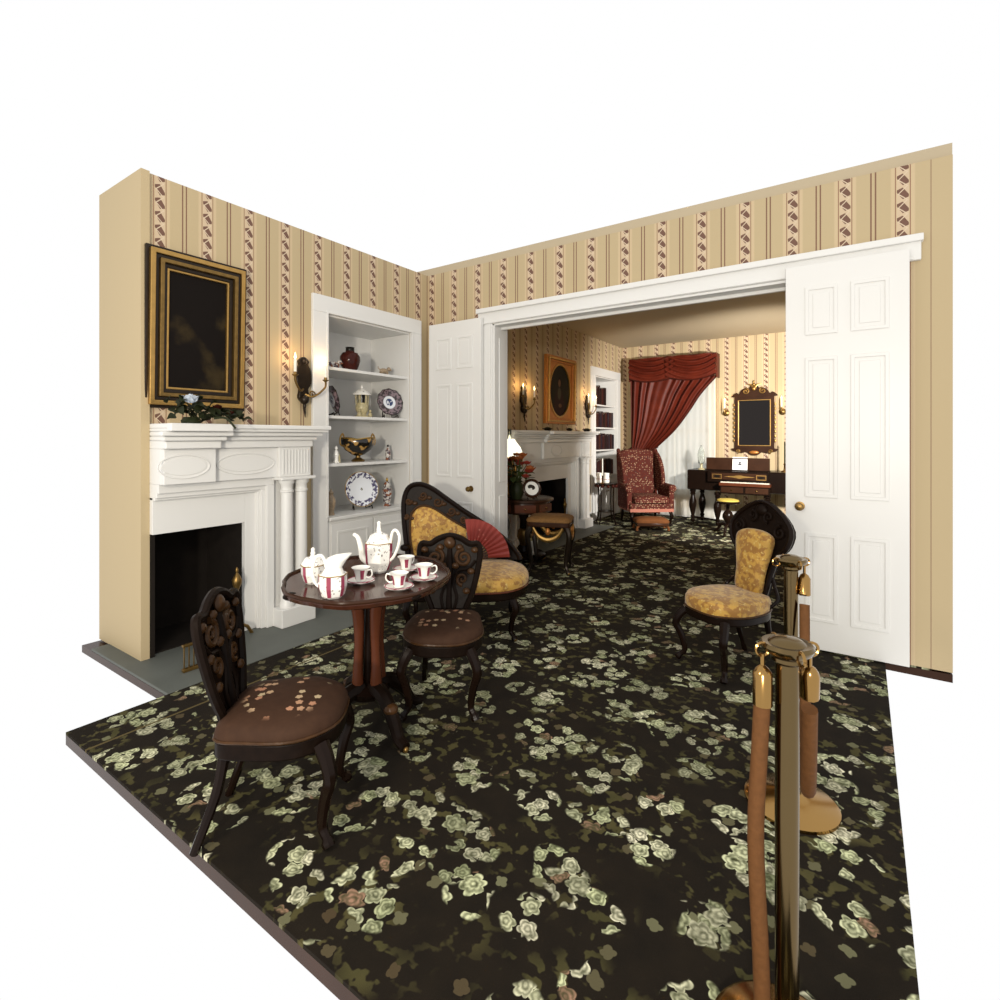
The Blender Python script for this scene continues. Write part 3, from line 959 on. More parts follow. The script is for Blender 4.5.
y_ = shelf_spot(350, 2.03)
vase('ginger_jar', 'round dark red jar on the top shelf beside the fireplace', 'jar', y_, ZS[0],
     [(0.052, 0), (0.056, 0.006), (0.080, 0.05), (0.094, 0.10), (0.092, 0.14), (0.070, 0.175), (0.042, 0.185), (0.040, 0.192)], 'vase_red',
     (('neck', [(0.040, 0.19), (0.039, 0.222), (0.043, 0.228), (0.034, 0.230), (0.034, 0.2)], 'black_lacquer'), ('medallion', [(0.0, 0.1), (0.001, 0.1)], 'gold_line')))


def small_animal(label, u, z, mat, x=-3.92):
    t = thing('figurine', label, 'figurine', (x, shelf_spot(u, z, x), z))
    t.scale = (1.35, 1.35, 1.35)
    MB().ball((0, 0, 0.035), 0.018, 0.042, 0.020).build('body', mat, t)
    MB().ball((0, 0.048, 0.052), 0.014, 0.018, 0.016).ball((0, 0.066, 0.048), 0.008).build('head', mat, t)
    for sy in (-0.026, 0.026):
        for sx in (-0.01, 0.01):
            MB().lathe([(0.006, 0), (0.007, 0.03)], 8, (sx, sy, 0)).build('leg', mat, t)
    MB().tube([(0, -0.038, 0.04), (0, -0.055, 0.05), (0, -0.058, 0.065)], [0.005, 0.004, 0.002], 6).build('tail', mat, t)


small_animal('small mottled animal figurine left of the dark red jar', 334, ZS[0], 'imari_jar')
small_animal('small mottled animal figurine right of the dark red jar', 384, ZS[0], 'figurine_tan')


def stand_plate(name, label, u, z, r, mat, tilt, scallop, x=-3.95, rz=None, rim_mat='gold_line'):
    """dish leaning in a little wooden easel, its face to the room"""
    y = shelf_spot(u, z, x)
    t = thing(name, label, 'plate', (x, y, z), R(90) - R(18) if rz is None else rz)
    sh = (lambda a: 1 + 0.03 * math.cos(scallop * a)) if scallop else None
    M = Matrix.Translation((0, 0, r + 0.025)) @ Matrix.Rotation(-tilt, 4, 'X') @ Matrix.Rotation(R(90), 4, 'X')
    d = MB().lathe([(r * 0.1, 0.006), (r * 0.55, 0.006), (r * 0.68, 0.012), (r * 0.99, 0.024), (r, 0.027), (r * 0.985, 0.029), (r * 0.68, 0.017), (r * 0.55, 0.011), (r * 0.1, 0.011)], 48, shape=sh).build('dish', mat, t)
    d.matrix_local = M
    e = MB().mark().tube([(r * (sh(a) if sh else 1) * math.cos(a), r * (sh(a) if sh else 1) * math.sin(a), 0.028) for a in [2 * PI * k / 48 for k in range(49)]], 0.0035, 6).xf(M)
    e.build('rim', rim_mat, t)
    for s in (-1, 1):
        MB().tube([(s * r * 0.55, -0.055, 0.005), (s * r * 0.55, -0.045, 0.035), (s * r * 0.50, -0.02, 0.02), (s * r * 0.40, 0.04, 0.006), (s * r * 0.25, 0.06, 0.14)], 0.006, 6).build('easel_leg', 'dark_wood', t)
    return t


stand_plate('patterned_plate', 'dark rimmed scalloped plate on easel on the second shelf', 389, ZS[1], 0.135, 'plate_dark', R(12), 12, x=-3.93, rim_mat='dark_wood')
stand_plate('leaning_plate', 'dark plate turned edge-on at the left of the second shelf', 331, ZS[1], 0.12, 'plate_dark', R(14), 10, x=-3.9, rz=R(160), rim_mat='dark_wood')
stand_plate('platter', 'large white oval platter with blue floral rim on the lowest shelf', 361, ZS[3], 0.165, 'plate_floral', R(10), 0, rim_mat='gold_line')

# gilded porcelain pavilion (potpourri) in the second row
t = thing('porcelain_pavilion', 'small gilt porcelain pavilion with pointed lid on the second shelf', 'ornament', (-4.0, shelf_spot(362, 0, -4.0), ZS[1]))
t.scale = (1.35, 1.35, 1.3)
MB().lathe([(0.050, 0), (0.052, 0.012), (0.035, 0.02), (0.030, 0.03), (0.044, 0.055), (0.048, 0.09), (0.036, 0.11)], 16).build('body', 'figurine_gold', t)
for k in range(6):
    a = k * PI / 3
    MB().tube([(0.04 * math.cos(a), 0.04 * math.sin(a), 0.10), (0.044 * math.cos(a), 0.044 * math.sin(a), 0.17)], 0.006, 6).build('column', 'figurine_gold', t)
MB().lathe([(0.020, 0.10), (0.022, 0.17)], 12).build('core', 'black_lacquer', t)
MB().lathe([(0.065, 0.168), (0.068, 0.175), (0.05, 0.195), (0.02, 0.215), (0.008, 0.222), (0.010, 0.232), (0.003, 0.245)], 16).build('lid', 'sprigged_porcelain', t)
for s in (-1, 1):
    MB().ball((0.03, s * 0.05, 0.02), 0.016, 0.016, 0.022).ball((0.03, s * 0.05, 0.05), 0.010).build('cherub', 'figurine_gold', t)

# pedestal bowl in the third row, lobed rim
t = thing('pedestal_bowl', 'black and gold lobed pedestal bowl on the third shelf', 'bowl', (-3.96, shelf_spot(358, 0, -3.96), ZS[2]))
t.scale = (1.1, 1.1, 1.25)
lob = lambda a: 1 + 0.05 * math.cos(4 * a)
MB().lathe([(0.055, 0), (0.058, 0.008), (0.045, 0.018), (0.022, 0.03), (0.020, 0.045)], 28).build('foot', 'old_gold', t)
MB().lathe([(0.022, 0.043), (0.06, 0.055), (0.115, 0.09), (0.145, 0.13), (0.15, 0.16), (0.142, 0.175), (0.132, 0.172), (0.13, 0.15), (0.10, 0.10), (0.03, 0.065)], 40, shape=lob).build('bowl', 'black_gold_bowl', t)
MB().tube([(0.146 * lob(a) * math.cos(a), 0.146 * lob(a) * math.sin(a), 0.175 + 0.006 * math.cos(4 * a)) for a in [2 * PI * k / 48 for k in range(49)]], 0.005, 6).build('rim', 'gold_line', t)
for s in (-1, 1):
    MB().tube(smooth_poly([(0.0, s * 0.145, 0.12), (0, s * 0.185, 0.13), (0, s * 0.19, 0.175), (0, s * 0.165, 0.21), (0, s * 0.15, 0.185)], 4, False), 0.007, 8).build('handle', 'gilt', t)

t = vase('porcelain_figure', 'white and gilt figure at the left end of the third shelf', 'figurine', shelf_spot(336, 0, -3.88), ZS[2],
         [(0.028, 0), (0.030, 0.008), (0.022, 0.016), (0.020, 0.05), (0.026, 0.07), (0.018, 0.105), (0.009, 0.115)], 'sprigged_porcelain', (('head', [(0.006, 0.113), (0.016, 0.125), (0.015, 0.14), (0.004, 0.152)], 'porcelain'),), x=-3.88)
MB().tube([(0.0, 0.035, 0.0), (0.0, 0.032, 0.06), (0, 0.02, 0.085)], 0.012, 8).build('attribute', 'figurine_gold', t)
vase('snuff_bottle', 'small dark patterned bottle at the right of the third shelf', 'bottle', shelf_spot(388, 0, -3.98), ZS[2],
     [(0.024, 0), (0.026, 0.006), (0.029, 0.05), (0.027, 0.095), (0.013, 0.112), (0.011, 0.13), (0.014, 0.135)], 'imari_jar', (('stopper', [(0.010, 0.134), (0.012, 0.145), (0.004, 0.155)], 'black_lacquer'),), x=-3.98)
vase('covered_jar', 'tall covered patterned jar right of the large platter', 'jar', shelf_spot(387, 0, -3.92), ZS[3],
     [(0.040, 0), (0.042, 0.012), (0.030, 0.03), (0.036, 0.05), (0.050, 0.13), (0.048, 0.165), (0.030, 0.185), (0.030, 0.195)], 'imari_jar',
     (('lid', [(0.036, 0.194), (0.038, 0.202), (0.030, 0.225), (0.012, 0.245)], 'imari_jar'), ('finial', [(0.008, 0.243), (0.014, 0.258), (0.010, 0.272), (0.003, 0.285)], 'gold_line')), x=-3.92)
vase('baluster_jar', 'olive baluster jar at the left end of the lowest shelf', 'jar', shelf_spot(331, 0, -3.86), ZS[3],
     [(0.030, 0), (0.032, 0.01), (0.024, 0.03), (0.038, 0.09), (0.042, 0.13), (0.026, 0.165), (0.018, 0.18), (0.022, 0.19)], 'figurine_tan',
     (('lid', [(0.022, 0.188), (0.024, 0.197), (0.010, 0.215), (0.004, 0.235)], 'figurine_tan'),), x=-3.86)


# ------------------------------------------------------------------ flowers
def leaf_mesh(L=0.07, W=0.028):
    return MB().grid(lambda i, j: (L * i, W * (j - 0.5) * 2 * math.sin(PI * min(0.985, max(0.03, i)) ** 0.8), 0.012 * math.sin(i * 2.4) - 0.02 * i * i + 0.010 * abs(j - 0.5)), 6, 2)


def bloom(parent, c, r, mat, name='blossom', n_=7):
    M = MB()
    for ring in range(2):
        for k in range(n_ - 2 * ring):
            a = 2 * PI * k / (n_ - 2 * ring) + ring * 0.4
            tilt = 0.35 + 0.7 * ring
            rr = r * (1 - 0.3 * ring)
            M.mark().grid(lambda i, j: (rr * i, 0.55 * rr * (j - 0.5) * 2 * math.sin(PI * (0.08 + 0.86 * i)), rr * 0.25 * i * i), 4, 2)
            M.xf(Matrix.Translation(c) @ Matrix.Rotation(a, 4, 'Z') @ Matrix.Rotation(-tilt, 4, 'Y'))
    o = M.build(name, mat, parent)
    MB().ball((c[0], c[1], c[2] + r * 0.25), r * 0.22, seg=8, nr=5).build('heart', 'gold_line', o)
    return o


rnd = random.Random(3)
t = thing('flower_spray', 'trailing spray of dark leaves and pale blossom on the near mantel shelf', 'flowers', (-3.46, 1.68, 1.505))
t.scale = (1.15, 1.05, 1.6)
for k in range(6):
    y0 = -0.10 + 0.03 * k
    y1 = -0.18 + 0.08 * k
    MB().tube(smooth_poly([(0, y0 * 0.3, 0.02), (0.03, (y0 + y1) / 2, 0.06 - 0.004 * k), (0.06, y1, 0.03)], 4, False), 0.004, 6).build('stem', 'leaf', t)
MB().tube(smooth_poly([(0.10, 0.02, 0.02), (0.17, 0.05, 0.02), (0.20, 0.09, -0.02)], 4, False), 0.005, 6).build('stem', 'leaf', t)
MB().lathe([(0.05, 0.0), (0.055, 0.01), (0.04, 0.025)], 14, (0, -0.06, 0)).build('flower_holder', 'leaf', t)
lm = None
for k in range(72):
    s = rnd.random()
    p = (rnd.uniform(-0.03, 0.10), -0.19 + 0.42 * s, rnd.uniform(0.012, 0.10 - 0.09 * s) + 0.006)
    if lm is None:
        lm = leaf_mesh().build('leaf', 'leaf', t)
        o = lm
    else:
        o = lm.copy()
        scene.collection.objects.link(o)
    o.location = p
    o.rotation_euler = (rnd.uniform(-0.6, 0.6), rnd.uniform(-0.7, 0.15), rnd.uniform(-PI, PI))
    sc = rnd.uniform(0.55, 0.95)
    o.scale = (sc, sc, sc)
bl = bloom(t, (0.10, -0.115, 0.075), 0.05, 'petal_pale')
bloom(t, (0.06, -0.05, 0.09), 0.030, 'leaf', 'bud')
bloom(t, (0.07, 0.055, 0.055), 0.032, 'vase_red', 'blossom')
bloom(t, (0.08, 0.13, 0.035), 0.026, 'vase_red', 'blossom')

# ------------------------------------------------------------------ carved chairs
def cabriole(t, x, y, z, out=(0, 0), mat='dark_wood', r=0.024, castor=None):
    ox, oy = out
    p = [(x, y, z), (x + ox * 0.6, y + oy * 0.6, z - 0.04), (x + ox, y + oy, z - 0.10), (x + ox * 0.5, y + oy * 0.5, z * 0.5), (x + ox * 0.15, y + oy * 0.15, z * 0.2), (x + ox * 0.6, y + oy * 0.6, 0.035), (x + ox * 0.9, y + oy * 0.9, 0.012)]
    pp = smooth_poly(p, 3, False)
    rr = [r * (1.25 - 0.75 * i / (len(pp) - 1)) + (r * 0.35 if i > len(pp) - 4 else 0) for i in range(len(pp))]
    lg = MB().tube(pp, rr, 8).build('leg', mat, t)
    if castor:
        MB().ball((x + ox * 0.9, y + oy * 0.9, 0.016), 0.015, seg=8, nr=5).build('castor', castor, lg)
    return lg


def seat_outline(w, d, back=0.8):
    return smooth_poly([(-w * back, d), (-w * 0.99, d * 0.45), (-w * 1.04, -d * 0.35), (-w * 0.62, -d * 0.92), (0, -d * 1.04), (w * 0.62, -d * 0.92), (w * 1.04, -d * 0.35), (w * 0.99, d * 0.45), (w * back, d), (0, d * 1.05)], 4)


def carved_chair(label, loc, rz):
    t = thing('carved_chair', label, 'chair', loc, rz, 'carved side chairs at the tea table')
    o_ = seat_outline(0.195, 0.20)
    MB().prism([(p[0] * 1.0, p[1] * 1.0) for p in o_], 0.325, 0.385, 'XY').build('seat_rail', 'carved_wood', t, True, 0.008)
    MB().pad(o_, 0.035, 0.045, 'XY', base=0.383).build('seat', 'embroidered_cloth', t)
    MB().tube([(p[0] * 1.005, p[1] * 1.005, 0.39) for p in o_ + o_[:1]], 0.006, 6).build('welt', 'carved_brown_highlight', t)
    for s in (-1, 1):
        cabriole(t, s * 0.15, -0.15, 0.345, (s * 0.04, -0.04))
        MB().tube(smooth_poly([(s * 0.13, 0.175, 0.36), (s * 0.135, 0.20, 0.2), (s * 0.15, 0.27, 0.0)], 4, False), [0.022, 0.021, 0.02, 0.018, 0.018, 0.017, 0.016, 0.016, 0.015], 8).build('leg', 'dark_wood', t)
    # pierced carved back, leaning
    def lean(bm):
        return bm.xf(Matrix.Translation((0, 0.19, 0.38)) @ Matrix.Rotation(R(-9), 4, 'X'))
    half = [(0.072, 0.0), (0.100, 0.07), (0.130, 0.14), (0.152, 0.22), (0.168, 0.30), (0.176, 0.37), (0.165, 0.425), (0.115, 0.425), (0.065, 0.455)]
    outl = half + [(0.0, 0.472)] + [(-x, z) for x, z in reversed(half)]
    sm = smooth_poly(outl, 4)
    lean(MB().mark().tube([(x, 0, z) for x, z in sm + sm[:1]], 0.017, 8)).build('back_frame', 'carved_wood', t)
    lean(MB().mark().prism([(x * 0.98, 0.005 + z * 0.985) for x, z in sm], 0.004, 0.014)).build('back_panel', 'carved_wood', t)
    for s in (-1, 1):
        lean(MB().mark().tube(spiral(s * 0.082, 0.345, 0.050, 1.7, R(90), dirn=s), [0.013 - 0.006 * i / 26 for i in range(27)], 8)).build('scroll', 'carved_brown_highlight', t)
        lean(MB().mark().tube(spiral(s * 0.075, 0.225, 0.034, 1.4, R(-90), dirn=-s), [0.011 - 0.005 * i / 26 for i in range(27)], 8)).build('scroll', 'carved_brown_highlight', t)
        lean(MB().mark().tube(smooth_poly([(s * 0.02, 0, 0.03), (s * 0.045, 0, 0.12), (s * 0.025, 0, 0.20), (s * 0.05, 0, 0.27), (s * 0.11, 0, 0.285), (s * 0.15, 0, 0.33)], 4, False), 0.010, 6)).build('tracery', 'carved_wood', t)
        for bx, bz in ((0.145, 0.39), (0.055, 0.405), (0.125, 0.27), (0.035, 0.30), (0.10, 0.16)):
            lean(MB().mark().ball((s * bx, -0.006, bz), 0.022, 0.014, 0.018)).build('leaf_carving', 'carved_brown_highlight', t)
    lean(MB().mark().ball((0, -0.01, 0.43), 0.034, 0.018, 0.034)).build('rosette', 'carved_brown_highlight', t)
    lean(MB().mark().tube([(0, 0, 0.02), (0, 0, 0.16), (0, 0, 0.30), (0, 0, 0.42)], [0.020, 0.014, 0.020, 0.012], 8)).build('splat', 'carved_wood', t)
    return t


CH1 = on_z(318, 705, 0.43)
carved_chair('dark carved chair with embroidered seat, its pierced back before the fireplace', (-1.77, 1.175, 0), R(131))
carved_chair('dark carved chair with embroidered seat between tea table and yellow settee', (-1.835, 2.14, 0), R(33))

# ------------------------------------------------------------------ tea table
TT = (-1.995, 1.765)
TZ = 0.74
t = thing('tea_table', 'oval mahogany tea table with scalloped rim on a clustered pedestal', 'table', (TT[0], TT[1], 0), ANG)


def turtle(k, n_=72):
    out = []
    for i in range(n_):
        a = 2 * PI * i / n_
        w = 1 + 0.016 * math.cos(8 * a) + 0.005 * math.cos(24 * a)
        out.append((0.392 * k * w * math.cos(a), 0.445 * k * w * math.sin(a)))
    return out


o_ = turtle(1.0)
bm = MB()
bm.rings([[(x, y, TZ - 0.030) for x, y in turtle(0.93)], [(x, y, TZ - 0.024) for x, y in turtle(0.985)], [(x, y, TZ - 0.008) for x, y in turtle(1.0)], [(x, y, TZ) for x, y in turtle(0.985)]])
bm.build('top', 'table_mahogany', t)
MB().tube([(x * 0.985, y * 0.985, TZ + 0.002) for x, y in o_ + o_[:1]], 0.009, 8).build('rim', 'brown_wood', t)
bm = MB()
bm.rings([[(x, y, TZ - 0.062) for x, y in turtle(0.72)], [(x, y, TZ - 0.05) for x, y in turtle(0.82)], [(x, y, TZ - 0.029) for x, y in turtle(0.88)]])
bm.build('apron', 'brown_wood', t)
for k in range(4):
    a = PI / 4 + k * PI / 2
    MB().ball((0.375 * math.cos(a), 0.425 * math.sin(a), TZ - 0.012), 0.035, 0.035, 0.016).build('rim_carving', 'carved_wood', t)
for k in range(4):
    a = k * PI / 2 + PI / 4
    c_, s_ = math.cos(a), math.sin(a)
    r0 = 0.062
    p = [(r0 * c_, r0 * s_, 0.20), (r0 * c_, r0 * s_, 0.30), (r0 * 0.9 * c_, r0 * 0.9 * s_, 0.45), (r0 * c_, r0 * s_, 0.58), (r0 * 1.35 * c_, r0 * 1.35 * s_, 0.635), (r0 * 1.9 * c_, r0 * 1.9 * s_, 0.665)]
    pp = smooth_poly(p, 4, False)
    cl = MB().tube(pp, [0.026 + 0.004 * math.cos(i * 0.5) for i in range(len(pp))], 10).build('column', 'red_wood', t)
    MB().ball((r0 * 1.2 * c_, r0 * 1.2 * s_, 0.63), 0.024).build('capital', 'carved_brown_highlight', cl)
    q = smooth_poly([(0.04 * c_, 0.04 * s_, 0.20), (0.12 * c_, 0.12 * s_, 0.19), (0.20 * c_, 0.20 * s_, 0.12), (0.25 * c_, 0.25 * s_, 0.045), (0.31 * c_, 0.31 * s_, 0.022)], 4, False)
    lg = MB().tube(q, [0.042 - 0.018 * i / (len(q) - 1) for i in range(len(q))], 8).build('leg', 'carved_wood', t)
    MB().ball((0.19 * c_, 0.19 * s_, 0.15), 0.035, 0.035, 0.028).build('leg_carving', 'carved_brown_highlight', lg)
    MB().ball((0.31 * c_, 0.31 * s_, 0.014), 0.014, seg=8, nr=5).build('castor', 'old_gold', lg)
MB().lathe([(0.05, 0.14), (0.09, 0.16), (0.10, 0.19), (0.06, 0.215), (0.03, 0.22), (0.02, 0.68)], 16).build('pedestal_core', 'dark_wood', t)
MB().lathe([(0.13, 0.66), (0.15, 0.672)], 20).build('top_block', 'brown_wood', t)

# ------------------------------------------------------------------ tea service (six-sided, crimson panels)
HEX = []
for k in range(6):
    c_ = k * PI / 3
    HEX += [c_ - R(9), c_ + R(9)]


def hex_body(t, prof, name='body', panels=(0, 2, 4)):
    b = MB().lathe(prof, angles=HEX).build(name, 'sprigged_porcelain', t, False)
    for k in panels:
        M = MB()
        a0, a1 = HEX[2 * k], HEX[2 * k + 1]
        rg = []
        for r, z in prof[1:-1] if len(prof) > 4 else prof:
            rg.append([((r + 0.0012) * math.cos(a), (r + 0.0012) * math.sin(a), z) for a in (a0, a1)])
        M.rings(rg, False)
        M.build('painted_panel', 'pink_enamel', b, False)
    return b


def ring_line(t, r, z, mat='gold_line', w=0.0022):
    pts = [(r * math.cos(a), r * math.sin(a), z) for a in HEX] + [(r * math.cos(HEX[0]), r * math.sin(HEX[0]), z)]
    return MB().tube(pts, w, 6).build('gilt_line', mat, t)


def on_table(u, v):
    return on_z(u, v, TZ + 0.001)


q = on_table(379, 572)
t = thing('coffee_pot', 'tall six-sided white and crimson pot with spout on the tea table', 'teapot', q, ANG + R(-20))
hex_body(t, [(0.036, 0), (0.048, 0.012), (0.066, 0.055), (0.070, 0.12), (0.070, 0.15), (0.066, 0.155)])
ring_line(t, 0.0705, 0.15)
lid = MB().lathe([(0.064, 0.154), (0.052, 0.172), (0.046, 0.188), (0.016, 0.200), (0.012, 0.208)], angles=HEX).build('lid', 'sprigged_porcelain', t, False)
MB().lathe([(0.010, 0.205), (0.013, 0.215), (0.009, 0.226), (0.009, 0.240), (0.011, 0.248), (0.004, 0.256)], 12).build('finial', 'porcelain', lid)
MB().tube(smooth_poly([(-0.055, 0, 0.045), (-0.095, 0, 0.065), (-0.108, 0, 0.12), (-0.125, 0, 0.165), (-0.150, 0, 0.180)], 5, False), [0.020 - 0.011 * i / 20 for i in range(21)], 10).build('spout', 'porcelain', t)
MB().tube(smooth_poly([(0.060, 0, 0.06), (0.085, 0, 0.085), (0.110, 0, 0.135), (0.118, 0, 0.185), (0.100, 0, 0.215), (0.078, 0, 0.205), (0.066, 0, 0.15)], 5, False), 0.0075, 8).build('handle', 'porcelain', t)

q = on_table(313, 583)
t = thing('sugar_bowl', 'covered six-sided white sugar bowl at the left of the tea table', 'sugar bowl', q, ANG + R(5))
hex_body(t, [(0.030, 0), (0.040, 0.010), (0.052, 0.045), (0.054, 0.085), (0.050, 0.090)])
ring_line(t, 0.0545, 0.086)
lid = MB().lathe([(0.052, 0.089), (0.042, 0.105), (0.036, 0.118), (0.012, 0.126), (0.010, 0.132)], angles=HEX).build('lid', 'sprigged_porcelain', t, False)
MB().lathe([(0.009, 0.13), (0.012, 0.140), (0.008, 0.148), (0.010, 0.158), (0.003, 0.166)], 12).build('finial', 'porcelain', lid)

q = on_table(333, 597)
t = thing('cream_jug', 'six-sided white and crimson cream jug with flared spout, nearest on the table', 'jug', q, ANG + R(-30))
hex_body(t, [(0.038, 0), (0.048, 0.010), (0.058, 0.045), (0.058, 0.098), (0.054, 0.102)], panels=(0, 2, 4, 5))
ring_line(t, 0.0585, 0.098)
M = MB()
rg = []
for z, r, sp in ((0.10, 0.045, 0.0), (0.125, 0.032, 0.004), (0.15, 0.036, 0.018), (0.172, 0.040, 0.040)):
    rg.append([(r * math.cos(a) + (sp if math.cos(a) > 0.3 else 0) * math.cos(a), r * 0.9 * math.sin(a), z + (sp * 0.35 * math.cos(a))) for a in [2 * PI * k / 20 for k in range(20)]])
M.rings(rg, True, True, False)
nk = M.build('spout_neck', 'porcelain', t, solid=0.004)
nk.rotation_euler = (0, 0, R(30))
h = MB().tube(smooth_poly([(-0.050, 0, 0.04), (-0.075, 0, 0.06), (-0.088, 0, 0.11), (-0.075, 0, 0.165), (-0.05, 0, 0.175), (-0.032, 0, 0.15)], 5, False), 0.007, 8).build('handle', 'porcelain', t)
h.rotation_euler = (0, 0, R(30))


def teacup(label, u, v, rz):
    t = thing('teacup', label, 'teacup', on_table(u, v), ANG + rz, 'crimson and white teacups on the tea table')
    MB().lathe([(0.026, 0.0), (0.030, 0.004), (0.060, 0.010), (0.066, 0.016), (0.063, 0.017), (0.030, 0.009), (0.008, 0.008)], 28, shape=lambda a: 1 + 0.03 * math.cos(6 * a)).build('saucer', 'porcelain', t)
    MB().tube([(0.062 * math.cos(a), 0.062 * math.sin(a), 0.0165) for a in [2 * PI * k / 24 for k in range(25)]], 0.0028, 6).build('saucer_band', 'pink_enamel', t)
    b = MB().lathe([(0.021, 0.010), (0.024, 0.016), (0.029, 0.045), (0.036, 0.066), (0.044, 0.074), (0.041, 0.074), (0.033, 0.066), (0.026, 0.045), (0.010, 0.018)], 24).build('cup', 'porcelain', t)
    for k in range(4):
        a = PI / 4 + k * PI / 2
        M = MB()
        M.rings([[((r + 0.001) * math.cos(a + d), (r + 0.001) * math.sin(a + d), z) for d in (-0.28, 0, 0.28)] for r, z in ((0.0255, 0.022), (0.029, 0.045), (0.0365, 0.066))], False)
        M.build('painted_panel', 'pink_enamel', b, False)
    MB().tube(smooth_poly([(0.034, 0, 0.062), (0.055, 0, 0.066), (0.060, 0, 0.045), (0.045, 0, 0.030), (0.028, 0, 0.032)], 4, False), 0.0035, 8).build('handle', 'porcelain', t)
    return t


teacup('white and crimson teacup beside the cream jug', 361, 583, R(-20))
teacup('white and crimson teacup at the front edge of the tea table, handle left', 399, 589, R(175))
teacup('white and crimson teacup just right of the tall pot', 406, 571, R(60))
teacup('white and crimson teacup at the right edge of the table', 424, 580, R(10))

# ------------------------------------------------------------------ yellow settee
SD = (-2.45, 3.10)
t = thing('settee', 'gold damask settee with sloping carved back beside the tea table', 'settee', (SD[0], SD[1], 0), ANG)
outer = [(-0.47, 0.44), (-0.495, 0.60), (-0.515, 0.78), (-0.515, 0.92), (-0.475, 1.015), (-0.39, 1.04), (-0.29, 1.005), (-0.16, 0.915), (-0.03, 0.825), (0.09, 0.75), (0.21, 0.67), (0.32, 0.58), (0.40, 0.49), (0.42, 0.44)]
inner = [(-0.43, 0.46), (-0.455, 0.60), (-0.46, 0.72), (-0.45, 0.80), (-0.40, 0.855), (-0.34, 0.865), (-0.26, 0.835), (-0.15, 0.765), (-0.04, 0.70), (0.07, 0.64), (0.17, 0.58), (0.26, 0.52), (0.32, 0.48), (0.34, 0.46)]
so, si = smooth_poly(outer, 4, False), smooth_poly(inner, 4, False)
YB = 0.27
lean = Matrix.Translation((0, YB, 0.44)) @ Matrix.Rotation(R(-7), 4, 'X') @ Matrix.Translation((0, 0, -0.44))
MB().mark().band(so, si, -0.02, 0.05).xf(lean).build('back_frame', 'carved_wood', t)
MB().mark().tube([(x, -0.02, z) for x, z in so], 0.020, 8).xf(lean).build('crest_moulding', 'dark_wood', t)
MB().mark().tube([(x, -0.025, z) for x, z in si], 0.011, 8).xf(lean).build('inner_moulding', 'carved_brown_highlight', t)
MB().mark().pad(si, 0.035, 0.03, 'XZ', base=0.01, sign=-1).xf(lean).build('back_cushion', 'gold_damask', t)
for k, (x, z, r, dr) in enumerate(((-0.36, 0.945, 0.034, 1), (-0.24, 0.895, 0.038, -1), (-0.13, 0.82, 0.036, 1), (-0.03, 0.755, 0.032, -1), (0.07, 0.69, 0.03, 1), (-0.475, 0.90, 0.026, -1), (-0.49, 0.78, 0.02, 1))):
    MB().mark().tube(spiral(x, z, r, 1.5, R(200 if dr > 0 else 20), -0.028, dirn=dr), [0.011 - 0.005 * i / 26 for i in range(27)], 8).xf(lean).build('scroll', 'carved_brown_highlight', t)
    MB().mark().ball((x + 0.05, -0.028, z - 0.015), 0.022, 0.012, 0.016).xf(lean).build('leaf_carving', 'carved_brown_highlight', t)
MB().ball((-0.49, 0.22, 0.545), 0.042, 0.05, 0.028).build('arm_scroll', 'dark_wood', t)
so_ = smooth_poly([(-0.45, 0.25), (-0.47, 0.0), (-0.44, -0.28), (-0.28, -0.39), (0.05, -0.40), (0.30, -0.36), (0.44, -0.20), (0.47, 0.02), (0.42, 0.20), (0.30, 0.28), (-0.1, 0.29)], 4)
MB().prism(so_, 0.30, 0.365, 'XY').build('seat_rail', 'dark_wood', t, True, 0.012)
MB().pad(so_, 0.06, 0.05, 'XY', base=0.362).build('seat', 'gold_damask', t)
MB().tube([(x * 1.004, y * 1.004, 0.362) for x, y in so_ + so_[:1]], 0.007, 6).build('welt', 'red_wood', t)
for x, y, o1 in ((-0.36, -0.28, (-0.03, -0.05)), (0.33, -0.25, (0.04, -0.05)), (-0.40, 0.2, (-0.02, 0.05)), (0.34, 0.2, (0.03, 0.05))):
    cabriole(t, x, y, 0.32, o1, castor='old_gold')

# fan on the settee
ft = thing('folding_fan', 'open red folding fan propped on the yellow settee', 'fan', (0, 0, 0), 0)
M0 = Matrix.Translation((SD[0], SD[1], 0)) @ Matrix.Rotation(ANG, 4, 'Z')
ft.matrix_world = M0 @ Matrix.Translation((0.035, 0.10, 0.475)) @ Matrix.Rotation(R(-14), 4, 'X')
N = 22
A0, A1 = R(99), R(2)
fanp = lambda k, r, z: (r * math.cos(A0 + (A1 - A0) * k / N), z, r * math.sin(A0 + (A1 - A0) * k / N) + 0.012)
M = MB()
M.rings([[fanp(k, r, -0.012 * (k % 2)) for k in range(N + 1)] for r in (0.135, 0.20, 0.27, 0.30)], False)
M.build('silk_leaf', 'fan_silk', ft, False, solid=0.0015)
for k in range(0, N + 1, 2):
    a, b = Vector(fanp(k, 0.005, 0.003)), Vector(fanp(k, 0.20, 0.003))
    MB().tube([a, b], [0.006, 0.010], 6, 0.25).build('rib', 'brown_wood', ft)
MB().mark().lathe([(0.009, -0.01), (0.009, 0.01)], 10).xf(Matrix.Translation((0, 0, 0.012)) @ Matrix.Rotation(R(90), 4, 'X')).build('rivet', 'gold_line', ft)

